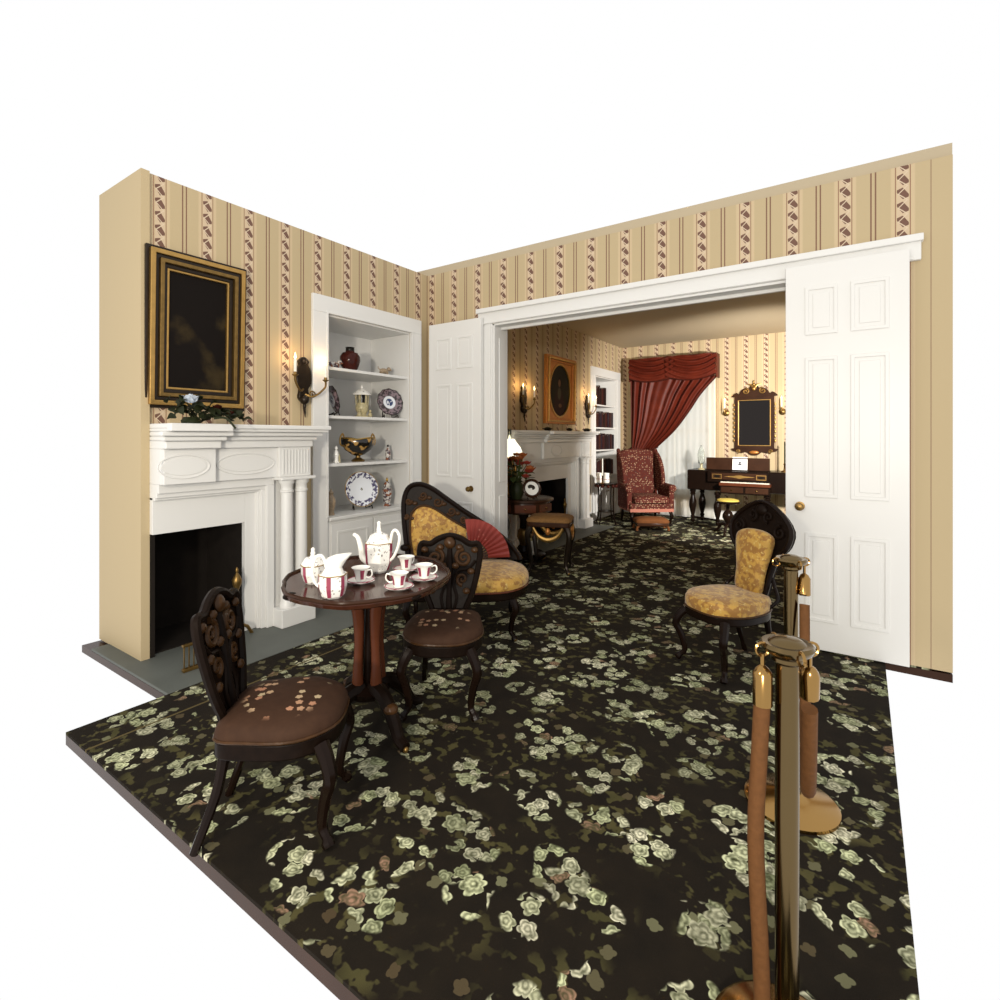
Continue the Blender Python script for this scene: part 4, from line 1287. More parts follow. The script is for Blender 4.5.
# ------------------------------------------------------------------ slipper chair at the right
SC = (-0.695, 3.49)
t = thing('slipper_chair', 'gold damask slipper chair with tall dark carved back by the right door', 'chair', (SC[0], SC[1], 0), math.atan2(-0.56, 0.83))
o_ = seat_outline(0.205, 0.225, 0.62)
MB().prism(o_, 0.315, 0.37, 'XY').build('seat_rail', 'dark_wood', t, True, 0.01)
MB().pad(o_, 0.065, 0.03, 'XY', base=0.368).build('seat', 'gold_damask', t)
MB().tube([(x * 1.004, y * 1.004, 0.37) for x, y in o_ + o_[:1]], 0.006, 6).build('welt', 'carved_brown_highlight', t)
for s in (-1, 1):
    cabriole(t, s * 0.16, -0.17, 0.33, (s * 0.04, -0.05))
    MB().tube(smooth_poly([(s * 0.12, 0.20, 0.34), (s * 0.125, 0.22, 0.2), (s * 0.14, 0.30, 0.0)], 4, False), [0.022, 0.021, 0.02, 0.018, 0.018, 0.017, 0.016, 0.016, 0.015], 8).build('leg', 'dark_wood', t)
lean = Matrix.Translation((0, 0.20, 0.36)) @ Matrix.Rotation(R(-10), 4, 'X')
pad = smooth_poly([(-0.085, 0.085), (-0.098, 0.22), (-0.128, 0.37), (-0.125, 0.435), (-0.07, 0.465), (0, 0.472), (0.07, 0.465), (0.125, 0.435), (0.128, 0.37), (0.098, 0.22), (0.085, 0.085), (0, 0.07)], 4)
MB().mark().pad(pad, 0.045, 0.03, 'XZ', base=-0.01, sign=-1).xf(lean).build('back_cushion', 'gold_damask', t)
fo = smooth_poly([(-0.07, 0.0), (-0.105, 0.10), (-0.125, 0.22), (-0.16, 0.33), (-0.215, 0.40), (-0.225, 0.50), (-0.13, 0.60), (0, 0.655), (0.13, 0.60), (0.225, 0.50), (0.215, 0.40), (0.16, 0.33), (0.125, 0.22), (0.105, 0.10), (0.07, 0.0), (0, -0.02)], 3)
fi = smooth_poly([(-0.06, 0.04), (-0.082, 0.10), (-0.092, 0.22), (-0.12, 0.34), (-0.125, 0.40), (-0.11, 0.43), (-0.06, 0.45), (0, 0.455), (0.06, 0.45), (0.11, 0.43), (0.125, 0.40), (0.12, 0.34), (0.092, 0.22), (0.082, 0.10), (0.06, 0.04), (0, 0.03)], 3)
MB().mark().band(fo, fi, -0.005, 0.035).xf(lean).build('back_frame', 'carved_wood', t)
MB().mark().prism(fi, 0.0, 0.02).xf(lean).build('back_panel', 'dark_wood', t)
MB().mark().tube([(x, -0.005, z) for x, z in fo + fo[:1]], 0.016, 8).xf(lean).build('back_moulding', 'dark_wood', t)
for s in (-1, 1):
    MB().tube(smooth_poly([(s * 0.17, 0.16, 0.385), (s * 0.20, 0.20, 0.44), (s * 0.15, 0.235, 0.50), (s * 0.12, 0.245, 0.56)], 4, False), 0.011, 8).build('hip_bracket', 'dark_wood', t)
    MB().mark().tube(spiral(s * 0.155, 0.475, 0.042, 1.5, R(90), -0.012, dirn=s), [0.012 - 0.005 * i / 26 for i in range(27)], 8).xf(lean).build('scroll', 'carved_wood', t)
    MB().mark().tube(spiral(s * 0.06, 0.56, 0.036, 1.4, R(-90), -0.012, dirn=-s), [0.011 - 0.005 * i / 26 for i in range(27)], 8).xf(lean).build('scroll', 'carved_wood', t)
MB().mark().ball((0, -0.015, 0.60), 0.045, 0.02, 0.035).xf(lean).build('crest_carving', 'carved_wood', t)

# ------------------------------------------------------------------ rope barrier
def stanchion(label, u, dep):
    p = at_depth(u, 437, dep)
    t = thing('barrier_post', label, 'stanchion', (p.x, p.y, 0), ANG, 'brass rope barrier posts')
    MB().lathe([(0.165, 0), (0.165, 0.012), (0.15, 0.022), (0.07, 0.035), (0.035, 0.05), (0.027, 0.07)], 36).build('base', 'brass', t)
    MB().lathe([(0.025, 0.05), (0.025, 0.925)], 28).build('post', 'steel_brass', t)
    MB().lathe([(0.026, 0.905), (0.034, 0.912), (0.034, 0.92), (0.053, 0.934), (0.057, 0.944), (0.052, 0.952), (0.040, 0.951), (0.033, 0.957), (0.022, 0.962), (0.004, 0.964)], 36).build('cap', 'steel_brass', t)
    for k in range(4):
        a = k * PI / 2
        MB().mark().tube([(0.015 * math.cos(b), 0, 0.015 * math.sin(b)) for b in [2 * PI * i / 14 for i in range(15)]], 0.0035, 6).xf(Matrix.Rotation(a, 4, 'Z') @ Matrix.Translation((0.056, 0, 0.936))).build('hook_ring', 'brass', t)
    return t, p


st1, p1 = stanchion('nearest brass barrier post at the lower right', 787, 1.20)
st2, p2 = stanchion('brass barrier post farther back, by the right door', 791, 2.04)
cr = Vector((CA, SA, 0))


def rope(label, a, b, sag, ends=(True, True)):
    t = thing('barrier_rope', label, 'rope', (a.x, a.y, 0))
    L = lambda v: Vector((v.x - a.x, v.y - a.y, v.z))
    pts = []
    for i in range(25):
        k = i / 24
        p = a.lerp(b, k)
        pts.append(L(Vector((p.x, p.y, p.z - sag * (1 - (2 * k - 1) ** 4)))))
    MB().tube(pts[1:-1], 0.018, 10).build('velvet', 'velvet_rope', t)
    for i0, i1, i2 in ((0, 1, 2), (24, 23, 22)):
        e = pts[i0]
        d = (pts[i1] - pts[i0]).normalized()
        MB().tube([e + d * 0.03, e + d * 0.036, e + d * 0.05, e + d * 0.11, e + d * 0.115], [0.006, 0.014, 0.021, 0.021, 0.016], 12).build('ferrule', 'brass', t)
        MB().tube([e, e + d * 0.012, e + d * 0.035], 0.005, 8).build('hook', 'brass', t)
    return t


ra = Vector((p2.x, p2.y, 0.922)) + cr * 0.052
rb = Vector((p1.x, p1.y, 0.922)) + cr * 0.052
rope('brown velvet rope slung between the two brass posts', ra, rb, 0.48)
rc = Vector((p1.x, p1.y, 0.922)) - cr * 0.056
t = thing('barrier_rope', 'golden brown velvet rope hanging from the nearest post, left side', 'rope', (rc.x, rc.y, 0))
MB().tube(smooth_poly([(0, 0, 0.83), (-0.006, 0, 0.7), (-0.014, 0, 0.5), (-0.004, 0, 0.25), (0.0, 0, 0.12)], 5, False), 0.018, 10).build('velvet', 'velvet_rope', t)
for z0, z1 in ((0.90, 0.81), (0.02, 0.12)):
    d = (z1 - z0)
    MB().tube([(0, 0, z0), (0, 0, z0 + d * 0.08), (0, 0, z0 + d * 0.2), (0, 0, z1)], [0.006, 0.014, 0.021, 0.021], 12).build('ferrule', 'brass', t)
MB().tube([(0, 0, 0.926), (0, 0, 0.90)], 0.005, 8).build('hook', 'brass', t)
# ------------------------------------------------------------------ far parlour: window dressing
t = thing('sheer_curtain', 'white sheer curtain hanging to the floor across the far window', 'curtain', (-2.78, BY - 0.075, 0))
for k in range(2):
    xa, xb = ((-0.70, 0.02), (0.0, 0.70))[k]
    yo = 0.012 * k
    MB().grid(lambda i, j: (xa + (xb - xa) * i, yo + 0.008 * math.sin(i * 2 * PI * 7) * (0.4 + 0.6 * (1 - j)) + 0.003 * math.sin(i * 47 + j * 3), 0.03 + 2.72 * j), 90, 12).build('sheer_panel', 'sheer', t)
MB().mark().lathe([(0.012, -0.74), (0.012, 0.74)], 10).xf(Matrix.Translation((0, 0.0, 2.755)) @ Matrix.Rotation(R(90), 4, 'Y')).build('rod', 'old_gold', t)

CY = BY - 0.16
t = thing('red_curtain', 'crimson silk drape swept to the left with swagged valance', 'curtain', (-2.78, CY, 0))


def edge_r(j):      # right edge of the gathered drape, top (j=0) to tie (j=1)
    pts = [(0.76, 2.46), (0.50, 2.17), (0.30, 1.87), (0.04, 1.53), (-0.30, 1.21)]
    f = j * 4
    i = min(3, int(f))
    k = f - i
    g = lambda q: pts[max(0, min(4, q))]
    return tuple(0.5 * (2 * b + (c - a) * k + (2 * a - 5 * b + 4 * c - d) * k * k + (3 * b - a - 3 * c + d) * k ** 3) for a, b, c, d in zip(g(i - 1), g(i), g(i + 1), g(i + 2)))


def drape(i, j):
    xr, zr = edge_r(j)
    s_ = i
    xl = -0.76 + 0.02 * j
    zl = 2.52 - (2.52 - 1.17) * j
    x = xl + (xr - xl) * s_
    z = zl + (zr - zl) * s_ - 0.10 * math.sin(PI * s_) * j * (1 - j)
    amp = 0.050 * (1 - 0.45 * j)
    fold = math.sin(s_ * 2 * PI * 10 + 0.7 * math.sin(5 * s_))
    return (x, -0.05 + amp * fold * (0.55 + 0.45 * math.sin(9 * s_ + 1)) - 0.05 * j * math.sin(PI * s_), z)


MB().grid(drape, 150, 30).build('drape', 'red_silk', t, solid=0.006)
MB().tube([drape(1.0, j / 30) for j in range(31)], 0.014, 6).build('drape_fringe', 'vase_red', t)
MB().grid(lambda i, j: (-0.745 + (0.44 + 0.10 * j * j) * i, -0.05 + 0.04 * math.sin(i * 2 * PI * 7) - 0.02 * math.sin(PI * i), 1.19 - 1.15 * j + 0.04 * i * (1 - j)), 70, 14).build('drape_tail', 'red_silk', t, solid=0.006)
MB().tube([(-0.76, 0.03, 1.22), (-0.76, -0.14, 1.19), (-0.52, -0.16, 1.16), (-0.29, -0.13, 1.20), (-0.28, 0.03, 1.24)], 0.018, 8).build('tieback', 'vase_red', t)


def valance(i, j, ph):
    k = min(1.0, i / 0.56) if ph < 0 else max(0.0, (i - 0.44) / 0.56)
    sag = 1 - (2 * k - 1) ** 2
    z0 = 2.845 - 0.36 * j - 0.075 * sag * j
    d = j - (0.55 - 0.35 * j) * sag * (0.6 + 0.4 * j) + (0.10 * k if ph < 0 else -0.10 * k)
    sw = 0.036 * math.sin(2 * PI * 4.2 * d + 0.5 * math.sin(5 * k)) * (0.35 + 0.65 * math.sin(PI * min(1, j + 0.15)))
    return (-0.76 + 1.52 * i, -0.115 + sw - 0.03 * math.sin(PI * j), z0)


MB().grid(lambda i, j: valance(i * 0.56, j, -1), 60, 34).build('swag', 'red_silk', t, solid=0.005)
MB().grid(lambda i, j: tuple(Vector(valance(0.44 + i * 0.56, j, 1)) + Vector((0, -0.012, 0))), 60, 34).build('swag', 'red_silk', t, solid=0.005)
MB().tube([tuple(Vector(valance(k / 40, 1.0, -1 if k < 20 else 1)) + Vector((0, -0.01, 0))) for k in range(41)], 0.014, 6).build('valance_fringe', 'vase_red', t)
for s in (-1, 1):
    MB().grid(lambda i, j: (s * 0.762, -0.115 + 0.255 * i, 2.845 - 0.41 * j), 4, 8).build('valance_return', 'red_silk', t, solid=0.005)
MB().box(-0.755, 0.755, -0.07, 0.135, 2.815, 2.84).build('cornice_board', 'brown_wood', t, False, 0.004)

# ------------------------------------------------------------------ mirror
t = thing('wall_mirror', 'upright mirror in scrolled mahogany and gilt frame above the piano', 'mirror', (-1.475, BY - 0.012, 0))
zc, hw, hh = 1.655, 0.235, 0.37
rect = lambda g: [(-hw - g, zc - hh - g), (hw + g, zc - hh - g), (hw + g, zc + hh + g), (-hw - g, zc + hh + g)]
MB().band(rect(0.065), rect(0.012), -0.035, 0.0).build('frame', 'brown_wood', t, False, 0.005)
MB().band(rect(0.014), rect(0.0), -0.042, 0.0).build('gilt_slip', 'gilt', t, False, 0.003)
MB().box(-hw, hw, -0.012, -0.006, zc - hh, zc + hh).build('glass', 'mirror_glass', t, False)
top = [(-0.30, 2.085), (-0.325, 2.13), (-0.27, 2.165), (-0.235, 2.14), (-0.20, 2.20), (-0.14, 2.235), (-0.09, 2.215), (-0.06, 2.26), (0.0, 2.285), (0.06, 2.26), (0.09, 2.215), (0.14, 2.235), (0.20, 2.20), (0.235, 2.14), (0.27, 2.165), (0.325, 2.13), (0.30, 2.085)]
MB().prism(smooth_poly(top, 3), -0.028, 0.0).build('crest', 'brown_wood', t, True)
bot = [(0.30, 1.235), (0.33, 1.19), (0.27, 1.175), (0.24, 1.20), (0.20, 1.15), (0.12, 1.17), (0.06, 1.125), (0, 1.115), (-0.06, 1.125), (-0.12, 1.17), (-0.20, 1.15), (-0.24, 1.20), (-0.27, 1.175), (-0.33, 1.19), (-0.30, 1.235)]
MB().prism(smooth_poly(bot, 3), -0.028, 0.0).build('skirt', 'brown_wood', t, True)
for s in (-1, 1):
    MB().tube(spiral(s * 0.13, 2.185, 0.055, 1.4, R(90), -0.032, dirn=s), 0.012, 6).build('scroll', 'gilt', t)
    MB().tube(spiral(s * 0.25, 1.185, 0.035, 1.3, R(-90), -0.032, dirn=-s), 0.010, 6).build('scroll', 'gilt', t)
    for k in range(9):
        MB().ball((s * 0.312, -0.018, 1.36 + k * 0.075), 0.016, 0.014, 0.028, 8, 5).build('edge_leaf', 'gilt', t)
MB().ball((0, -0.04, 2.225), 0.032, 0.025, 0.04).build('bird_body', 'gilt', t)
for s in (-1, 1):
    MB().tube([(0, -0.04, 2.23), (s * 0.05, -0.04, 2.29), (s * 0.11, -0.035, 2.30)], [0.02, 0.016, 0.004], 6, 0.5).build('bird_wing', 'gilt', t)
MB().ball((0, -0.045, 2.29), 0.02, 0.02, 0.025).ball((0, -0.045, 2.335), 0.010, 0.010, 0.03).build('bird_head', 'gilt', t)
MB().mark().ball((0, -0.03, 1.165), 0.075, 0.018, 0.030).build('shell', 'orange_gilt', t)

# ------------------------------------------------------------------ piano against the far wall
t = thing('square_piano', 'dark square piano with fretwork fall and turned legs below the mirror', 'piano', (-1.60, 9.25, 0))
MB().box(-0.80, 0.80, -0.27, 0.27, 0.55, 0.88).build('case', 'dark_wood', t, False, 0.02)
MB().box(-0.46, 0.43, -0.34, -0.27, 0.70, 0.875).build('fall_board', 'dark_wood', t, False, 0.006)
MB().box(-0.40, 0.40, -0.355, -0.34, 0.745, 0.85).build('name_panel', 'brown_wood', t, False, 0.004)
MB().prism(smooth_poly([(-0.20, 0.795), (-0.06, 0.808), (0.02, 0.82), (0.10, 0.808), (0.24, 0.795), (0.10, 0.782), (0.02, 0.768), (-0.06, 0.782)], 3), -0.358, -0.354).build('gilt_scroll', 'gilt', t)
for x in (-0.31, 0.33):
    MB().band([(x - 0.07, 0.755), (x + 0.07, 0.755), (x + 0.07, 0.83), (x - 0.07, 0.83)], [(x - 0.06, 0.765), (x + 0.06, 0.765), (x + 0.06, 0.82), (x - 0.06, 0.82)], -0.359, -0.354).build('inlay_border', 'gilt', t, False)
    MB().prism(ell(x, 0.792, 0.04, 0.02, 16), -0.359, -0.354).build('inlay_fret', 'black_lacquer', t)
MB().box(-0.26, 0.47, -0.47, -0.34, 0.655, 0.705).build('key_bed', 'red_wood', t, False, 0.008)
for k in range(20):
    x = -0.235 + k * 0.0345
    MB().box(x, x + 0.032, -0.455, -0.35, 0.705, 0.718).build('white_key', 'ivory', t, False)
    if k % 7 not in (2, 6):
        MB().box(x + 0.024, x + 0.042, -0.42, -0.35, 0.718, 0.728).build('black_key', 'black_lacquer', t, False)
MB().box(-0.25, 0.46, -0.44, -0.28, 0.53, 0.655).build('drawer_case', 'dark_wood', t, False, 0.006)
for x in (-0.07, 0.28):
    d = MB().box(x - 0.16, x + 0.16, -0.452, -0.44, 0.55, 0.64).build('drawer', 'brown_wood', t, False, 0.004)
    MB().ball((x, -0.462, 0.595), 0.014).build('knob', 'brass', d)
MB().box(-0.52, 0.42, -0.16, -0.11, 0.878, 1.085).build('music_desk', 'brown_wood', t, False, 0.006)
MB().box(-0.53, 0.43, -0.19, -0.09, 0.879, 0.893).build('desk_ledge', 'dark_wood', t, False, 0.004)
prof = [(0.05, 0.61), (0.05, 0.56), (0.034, 0.54), (0.045, 0.52), (0.03, 0.50), (0.036, 0.46), (0.058, 0.38), (0.060, 0.30), (0.040, 0.19), (0.026, 0.13), (0.040, 0.10), (0.028, 0.075), (0.034, 0.045), (0.02, 0.0)]
for x, y, zt in ((-0.735, -0.16, 0.56), (-0.66, 0.16, 0.56), (-0.30, -0.36, 0.54), (0.42, -0.36, 0.54), (0.72, 0.14, 0.56)):
    MB().lathe([(r, z * zt / 0.61) for r, z in prof], 18, (x, y, 0)).build('leg', 'dark_wood', t)
MB().tube([(-0.735, -0.16, 0.09), (-0.30, -0.36, 0.09)], 0.014, 8).build('stretcher', 'dark_wood', t)

t = thing('sheet_music', 'white sheet of music standing on the piano desk', 'sheet music', (-1.605, 9.075, 0.895))
MB().mark().box(-0.11, 0.11, -0.003, 0.0, 0.0, 0.205).xf(Matrix.Rotation(R(-6), 4, 'X')).build('sheet', 'paper', t, False)
MB().mark().prism(ell(0.0, 0.115, 0.016, 0.018, 14), -0.0045, -0.0030).prism(ell(0.0, 0.085, 0.030, 0.013, 14), -0.0046, -0.0031).xf(Matrix.Rotation(R(-6), 4, 'X')).build('printed_emblem', 'ink', t, False)

t = thing('hurricane_lamp', 'clear glass hurricane candle shade at the left of the piano', 'candle holder', (-2.20, 9.10, 0.881))
MB().lathe([(0.055, 0), (0.055, 0.012), (0.02, 0.03), (0.016, 0.08), (0.035, 0.10)], 18).build('base', 'figurine_gold', t)
MB().lathe([(0.045, 0.10), (0.055, 0.18), (0.058, 0.25), (0.04, 0.33), (0.02, 0.37), (0.012, 0.40)], 20, cap0=False, cap1=False).build('glass', 'clear_glass', t, solid=0.003)
MB().lathe([(0.014, 0.10), (0.014, 0.22), (0.004, 0.225)], 10).build('candle', 'candle_wax', t)

t = thing('candlestick', 'slender dark candlestick at the right of the piano', 'candlestick', (-0.985, 9.20, 0.881))
MB().lathe([(0.05, 0), (0.05, 0.01), (0.018, 0.025), (0.012, 0.10), (0.02, 0.115), (0.012, 0.13)], 16).build('stick', 'brass', t)
MB().lathe([(0.011, 0.12), (0.010, 0.46), (0.004, 0.47)], 10).build('candle', 'leaf', t)

# piano stool
t = thing('piano_stool', 'round piano stool with yellow seat and turned pedestal', 'stool', (-1.60, 8.15, 0))
MB().lathe([(0.13, 0.455), (0.165, 0.465), (0.17, 0.485), (0.155, 0.495)], 28).build('seat_rail', 'dark_wood', t)
MB().lathe([(0.152, 0.493), (0.145, 0.512), (0.10, 0.525), (0.03, 0.530)], 28).build('seat', 'yellow_seat', t)
MB().lathe([(0.03, 0.46), (0.022, 0.40), (0.022, 0.36), (0.05, 0.34), (0.075, 0.29), (0.075, 0.25), (0.045, 0.20), (0.03, 0.17), (0.05, 0.14), (0.04, 0.11)], 18).build('pedestal', 'dark_wood', t)
for k in range(3):
    a = k * 2 * PI / 3 + 0.5
    q = smooth_poly([(0.03 * math.cos(a), 0.03 * math.sin(a), 0.14), (0.12 * math.cos(a), 0.12 * math.sin(a), 0.14), (0.19 * math.cos(a), 0.19 * math.sin(a), 0.06), (0.25 * math.cos(a), 0.25 * math.sin(a), 0.018)], 4, False)
    MB().tube(q, [0.026 - 0.010 * i / 12 for i in range(13)], 8).build('leg', 'dark_wood', t)

# ------------------------------------------------------------------ wing chair
WC = at_depth(645, 437, 8.62)
t = thing('wing_chair', 'red patterned wing chair in front of the crimson curtain', 'armchair', (WC.x, WC.y, 0), R(38))
W = 0.345
MB().box(-W, W, -0.33, 0.30, 0.24, 0.37).build('seat_frame', 'red_print', t, True, 0.02)
MB().pad(smooth_poly([(-0.27, -0.34), (0, -0.36), (0.27, -0.34), (0.27, 0.0), (0.26, 0.22), (0, 0.23), (-0.26, 0.22), (-0.27, 0.0)], 4), 0.09, 0.035, 'XY', base=0.37).build('seat_cushion', 'red_print', t)
bk = smooth_poly([(-0.27, 0.0), (-0.285, 0.4), (-0.29, 0.72), (-0.24, 0.80), (0, 0.825), (0.24, 0.80), (0.29, 0.72), (0.285, 0.4), (0.27, 0.0), (0, -0.02)], 4)
lean = Matrix.Translation((0, 0.33, 0.40)) @ Matrix.Rotation(R(-9), 4, 'X')
MB().mark().pad(bk, 0.10, 0.05, 'XZ', base=0.06, sign=-1).xf(lean).build('backrest', 'red_print', t)
for s in (-1, 1):
    wg = smooth_poly([(0.36, 0.55), (0.10, 0.58), (0.02, 0.66), (0.04, 0.82), (0.12, 0.98), (0.24, 1.10), (0.36, 1.17), (0.44, 1.19)], 3)
    o = MB().prism([(y, z) for y, z in wg], s * 0.29, s * 0.355, 'YZ').build('wing', 'red_print', t, True, 0.02)
    arm = MB().mark().lathe([(0.045, 0.0), (0.062, 0.02), (0.065, 0.30), (0.062, 0.50), (0.05, 0.52)], 18).xf(Matrix.Translation((s * 0.355, -0.30, 0.60)) @ Matrix.Rotation(R(-90), 4, 'X'))
    arm.build('arm', 'red_print', t)
    MB().box(min(s * 0.30, s * 0.385), max(s * 0.30, s * 0.385), -0.28, 0.26, 0.26, 0.60).build('arm_panel', 'red_print', t, True, 0.02)
    cabriole(t, s * 0.30, -0.30, 0.25, (s * 0.02, -0.03), r=0.026)
    MB().tube([(s * 0.28, 0.28, 0.25), (s * 0.29, 0.34, 0.0)], [0.026, 0.018], 8).build('leg', 'dark_wood', t)
MB().box(-W - 0.004, W + 0.004, -0.336, -0.33, 0.235, 0.285).build('fringe', 'fringe', t, False)
for s in (-1, 1):
    MB().box(min(s * W, s * (W + 0.006)), max(s * W, s * (W + 0.006)), -0.336, 0.28, 0.235, 0.285).build('fringe', 'fringe', t, False)

t = thing('footstool', 'low brown upholstered footstool before the red wing chair', 'footstool', (-2.655, 7.92, 0), R(32))
MB().box(-0.235, 0.235, -0.14, 0.14, 0.075, 0.125).build('frame', 'brown_wood', t, True, 0.012)
MB().pad(smooth_poly([(-0.23, -0.13), (0, -0.14), (0.23, -0.13), (0.24, 0), (0.23, 0.13), (0, 0.14), (-0.23, 0.13), (-0.24, 0)], 4), 0.04, 0.045, 'XY', base=0.12).build('cushion', 'footstool_cloth', t)
for sx in (-1, 1):
    for sy in (-1, 1):
        MB().tube(smooth_poly([(sx * 0.19, sy * 0.10, 0.09), (sx * 0.23, sy * 0.12, 0.06), (sx * 0.235, sy * 0.12, 0.012)], 4, False), [0.024, 0.024, 0.022, 0.02, 0.018, 0.018, 0.018, 0.02, 0.022], 8).build('foot', 'footstool_cloth', t)

# ------------------------------------------------------------------ stand beside the far bookshelves
PS = at_depth(606, 437, 8.62)
t = thing('plant_stand', 'spindly dark stand with drooping edge beside the bookshelves', 'table', (PS.x, PS.y, 0), ANG)
MB().lathe([(0.165, 0.635), (0.178, 0.645), (0.178, 0.66), (0.165, 0.665)], 28, shape=lambda a: 1 + 0.04 * math.cos(8 * a)).build('top', 'dark_wood', t)
for k in range(12):
    a = k * PI / 6
    MB().ball((0.165 * math.cos(a), 0.165 * math.sin(a), 0.625), 0.028, 0.028, 0.03, 8, 5).build('edge_drop', 'vase_red', t)
for k in range(4):
    a = k * PI / 2 + PI / 4
    c_, s_ = math.cos(a), math.sin(a)
    MB().tube(smooth_poly([(0.15 * c_, 0.15 * s_, 0.64), (0.14 * c_, 0.14 * s_, 0.4), (0.15 * c_, 0.15 * s_, 0.15), (0.19 * c_, 0.19 * s_, 0.0)], 4, False), 0.011, 8).build('leg', 'dark_wood', t)
MB().lathe([(0.13, 0.2), (0.135, 0.206), (0.13, 0.212)], 20).build('lower_shelf', 'dark_wood', t)
for nm, u in (('left', 599.5), ('right', 606.5)):
    p = at_depth(u, 437, 8.65 if nm == 'left' else 8.58)
    t = thing('bud_vase', 'white bud vase on the spindly stand, %s one' % nm, 'vase', (p.x, p.y, 0.666))
    MB().lathe([(0.03, 0), (0.045, 0.01), (0.05, 0.06), (0.042, 0.12), (0.048, 0.165), (0.044, 0.166), (0.038, 0.12)], 18).build('body', 'porcelain', t)
    MB().lathe([(0.049, 0.06), (0.0505, 0.066), (0.049, 0.072)], 18).build('band', 'pink_enamel', t)
p = at_depth(602.5, 437, 8.52)
t = thing('taper_candlestick', 'tall white taper candle on the spindly stand', 'candlestick', (p.x, p.y, 0.666))
MB().lathe([(0.035, 0), (0.035, 0.008), (0.012, 0.02), (0.012, 0.12), (0.02, 0.13)], 14).build('stick', 'brass', t)
MB().lathe([(0.010, 0.125), (0.009, 0.40), (0.003, 0.41)], 10).build('candle', 'candle_wax', t)

# ------------------------------------------------------------------ drum table with lamp, flowers, plate
DT = at_depth(524, 437, 6.15)
t = thing('drum_table', 'round dark drum table with turned pedestal just inside the parlour', 'table', (DT.x, DT.y, 0))
MB().lathe([(0.30, 0.68), (0.345, 0.69), (0.345, 0.71), (0.335, 0.715)], 40).build('top', 'brown_wood', t)
MB().lathe([(0.29, 0.55), (0.305, 0.56), (0.305, 0.67), (0.30, 0.682)], 40).build('drum', 'brown_wood', t)
for k in range(3):
    a = ANG - PI / 2 + (k - 1) * 0.9
    M = MB().mark().box(-0.12, 0.12, -0.306, -0.298, 0.575, 0.66).xf(Matrix.Rotation(ANG + (k - 1) * 0.9, 4, 'Z'))
    d = M.build('drawer', 'red_wood', t, False, 0.003)
    MB().mark().ball((0, -0.312, 0.615), 0.012, seg=8, nr=5).xf(Matrix.Rotation(ANG + (k - 1) * 0.9, 4, 'Z')).build('knob', 'brass', d)
MB().lathe([(0.10, 0.55), (0.06, 0.52), (0.045, 0.45), (0.05, 0.36)], 20).build('pedestal', 'dark_wood', t)
MB().lathe([(0.045, 0.36), (0.075, 0.33), (0.085, 0.26), (0.06, 0.20), (0.05, 0.16)], 20).build('gilt_baluster', 'old_gold', t)
MB().lathe([(0.24, 0.03), (0.25, 0.04), (0.25, 0.07), (0.23, 0.085), (0.10, 0.10), (0.06, 0.16)], 28, shape=lambda a: 1 + 0.05 * math.cos(3 * a)).build('platform', 'dark_wood', t)
for k in range(3):
    a = k * 2 * PI / 3 + 0.3
    MB().ball((0.22 * math.cos(a), 0.22 * math.sin(a), 0.022), 0.035, 0.035, 0.022).build('foot', 'old_gold', t)

p = at_depth(509.5, 437, 6.27)
t = thing('parlour_lamp', 'brass oil lamp with white glass shade on the drum table', 'lamp', (p.x, p.y, 0.716))
MB().lathe([(0.08, 0), (0.085, 0.02), (0.03, 0.05), (0.022, 0.12), (0.04, 0.16), (0.085, 0.24), (0.095, 0.30), (0.08, 0.36), (0.04, 0.40)], 24).build('font', 'gilt', t)
MB().lathe([(0.04, 0.40), (0.05, 0.42), (0.16, 0.45), (0.165, 0.46), (0.13, 0.47)], 24).build('gallery', 'gilt', t)
for k in range(16):
    a = k * PI / 8
    MB().tube([(0.155 * math.cos(a), 0.155 * math.sin(a), 0.45), (0.155 * math.cos(a), 0.155 * math.sin(a), 0.33)], [0.006, 0.003], 6).build('prism_drop', 'gilt', t)
MB().lathe([(0.155, 0.47), (0.16, 0.50), (0.13, 0.58), (0.075, 0.65), (0.06, 0.68)], 28, cap0=False, cap1=False).build('shade', 'glass_shade', t, solid=0.004)
MB().lathe([(0.03, 0.46), (0.035, 0.52), (0.022, 0.60), (0.022, 0.80)], 16, cap0=False, cap1=False).build('chimney', 'clear_glass', t, solid=0.002)

rnd = random.Random(11)
p = at_depth(516.5, 437, 5.98)
t = thing('flower_bouquet', 'bouquet of red and orange flowers in front of the brass lamp', 'flowers', (p.x, p.y, 0.716))
t.scale = (1.25, 1.25, 1.25)
MB().lathe([(0.045, 0), (0.05, 0.01), (0.07, 0.06), (0.065, 0.12), (0.045, 0.15), (0.055, 0.165)], 20).build('vase', 'leaf', t)
for k in range(17):
    a = rnd.uniform(0, 2 * PI)
    rr = rnd.uniform(0.0, 0.15)
    zz = 0.40 - rr * 1.1 + rnd.uniform(-0.06, 0.04)
    x, y = rr * math.cos(a), rr * math.sin(a)
    MB().tube([(0, 0, 0.14), (x * 0.5, y * 0.5, 0.24), (x, y, zz)], 0.004, 6).build('stem', 'leaf_green', t)
    bloom(t, (x, y, zz), rnd.uniform(0.045, 0.065), ('petal_red', 'petal_orange', 'petal_red', 'petal_orange')[k % 4])
lm2 = None
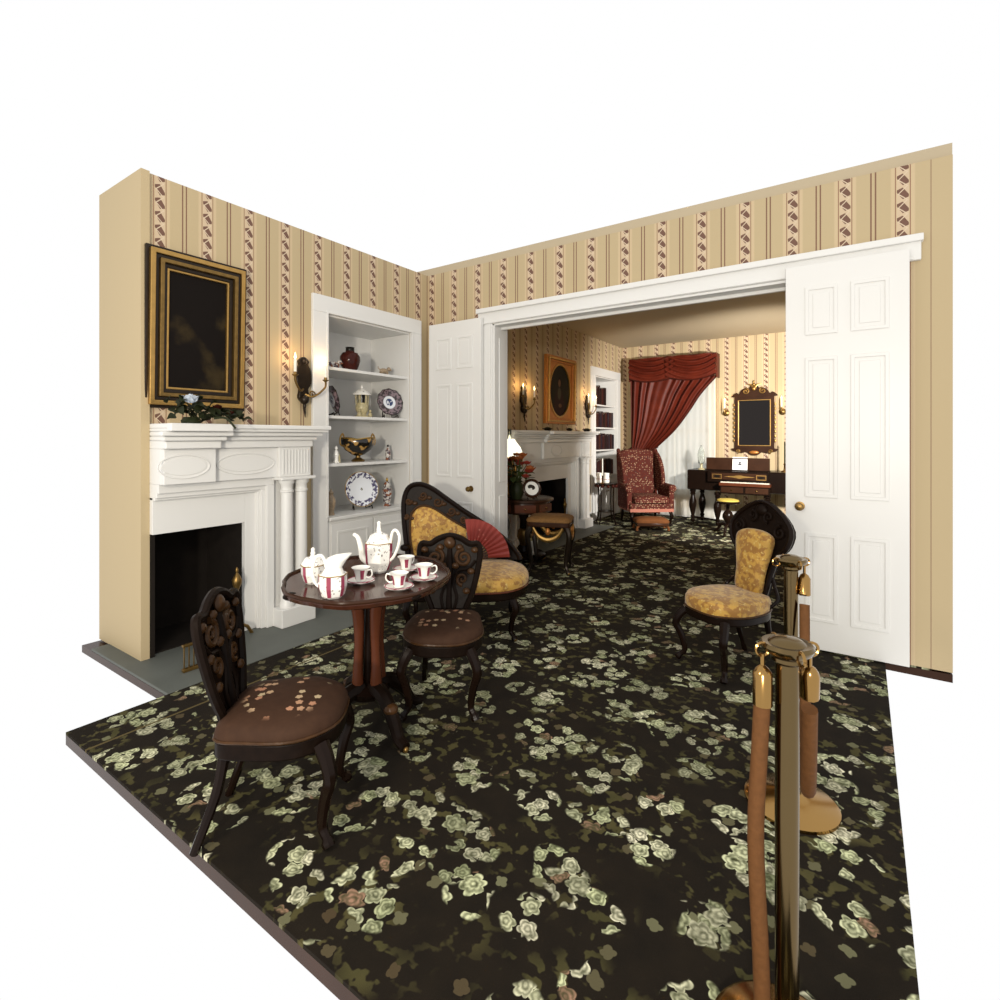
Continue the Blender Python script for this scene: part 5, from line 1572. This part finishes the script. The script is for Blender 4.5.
for k in range(26):
    a = rnd.uniform(0, 2 * PI)
    rr = rnd.uniform(0.02, 0.12)
    if lm2 is None:
        lm2 = leaf_mesh(0.09, 0.03).build('leaf', 'leaf_green', t)
        o = lm2
    else:
        o = lm2.copy()
        scene.collection.objects.link(o)
    o.location = (rr * math.cos(a), rr * math.sin(a), rnd.uniform(0.15, 0.30))
    o.rotation_euler = (rnd.uniform(-0.4, 0.4), rnd.uniform(-0.6, 0.5), a + rnd.uniform(-0.5, 0.5))

p = at_depth(531.5, 437, 5.93)
t = thing('plate_on_easel', 'white plate with dark picture on an easel on the drum table', 'plate', (p.x, p.y, 0.716), ANG + R(12))
t.scale = (0.88, 0.88, 0.88)
M0 = Matrix.Translation((0, 0, 0.14)) @ Matrix.Rotation(R(-14), 4, 'X') @ Matrix.Rotation(R(90), 4, 'X')
d = MB().lathe([(0.01, 0.006), (0.07, 0.006), (0.115, 0.016), (0.118, 0.02), (0.115, 0.021), (0.07, 0.011), (0.01, 0.011)], 40).build('dish', 'porcelain', t)
d.matrix_local = M0
e = MB().tube([(0.106 * math.cos(a), 0.106 * math.sin(a), 0.021) for a in [2 * PI * k / 40 for k in range(41)]], 0.018, 8).build('dark_rim', 'brown_wood', t)
e.matrix_local = M0
e = MB().prism(smooth_poly([(-0.05, 0.03), (-0.02, 0.05), (0.03, 0.035), (0.045, 0.0), (0.01, -0.02), (0.0, 0.005), (-0.04, 0.0)], 4), 0.0115, 0.013, 'XY').build('painted_picture', 'bronze', d)
for s in (-1, 1):
    MB().tube([(s * 0.06, -0.05, 0.004), (s * 0.06, -0.04, 0.03), (s * 0.05, 0.0, 0.012), (s * 0.03, 0.05, 0.004)], 0.006, 6).build('easel_leg', 'dark_wood', t)

p = at_depth(533.5, 437, 5.98)
t = thing('porcelain_vase', 'white and gold porcelain vase low beside the drum table pedestal', 'vase', (p.x, p.y, 0.086))
t.scale = (0.95, 0.95, 0.9)
MB().lathe([(0.045, 0), (0.05, 0.02), (0.03, 0.05), (0.045, 0.12), (0.055, 0.18)], 18).build('body', 'porcelain', t)
MB().lathe([(0.055, 0.18), (0.058, 0.22), (0.04, 0.27), (0.02, 0.29)], 18).build('shoulder', 'figurine_gold', t)
MB().lathe([(0.02, 0.29), (0.03, 0.31), (0.026, 0.33), (0.008, 0.345)], 14).build('neck', 'old_gold', t)

# gilded stool
GS = at_depth(550.5, 437, 5.62)
t = thing('gilded_stool', 'carved gilt stool with brown needlework seat beside the drum table', 'stool', (GS.x, GS.y, 0), ANG + R(-14))
t.scale = (0.97, 0.97, 1.09)
so_ = smooth_poly([(-0.22, -0.19), (0, -0.20), (0.22, -0.19), (0.235, 0), (0.22, 0.19), (0, 0.20), (-0.22, 0.19), (-0.235, 0)], 4)
MB().prism(so_, 0.445, 0.49, 'XY').build('seat_rail', 'brown_wood', t, True, 0.008)
MB().pad(so_, 0.025, 0.035, 'XY', base=0.488).build('seat', 'needlepoint', t)
for sx in (-1, 1):
    for sy in (-1, 1):
        cabriole(t, sx * 0.18, sy * 0.15, 0.455, (sx * 0.045, sy * 0.035), 'bronze', 0.03, castor='gilt')
for k, (cx, cy, ax) in enumerate(((0, -0.195, 0), (0, 0.195, 0), (-0.225, 0, 1), (0.225, 0, 1))):
    pts = [(-0.16, 0.44), (-0.10, 0.36), (0, 0.325), (0.10, 0.36), (0.16, 0.44)]
    MB().tube(smooth_poly([(cx + (q if not ax else 0), cy + (q if ax else 0), z) for q, z in pts], 4, False), [0.012 + 0.014 * math.sin(PI * i / 16) for i in range(17)], 8).build('apron_festoon', 'gilt', t)
    MB().ball((cx, cy, 0.405), 0.028, 0.028, 0.035).build('mask_carving', 'orange_gilt', t)

# small ornaments on the far mantel shelf
for yy, lab, w in ((6.36, 'small dark dish at the left of the far mantel shelf', 0.075), (7.02, 'small dark dish under the oval portrait', 0.055), (7.62, 'small dark dish at the right of the far mantel shelf', 0.075)):
    t = thing('mantel_dish', lab, 'dish', (-3.58, yy, 1.505))
    MB().lathe([(w * 0.5, 0), (w * 0.55, 0.008), (w, 0.03), (w * 1.02, 0.035), (w * 0.9, 0.034), (w * 0.4, 0.016)], 20).build('bowl', 'bronze', t)
    MB().ball((0, 0, 0.035), w * 0.6, w * 0.6, 0.018).build('potpourri', 'leaf', t)
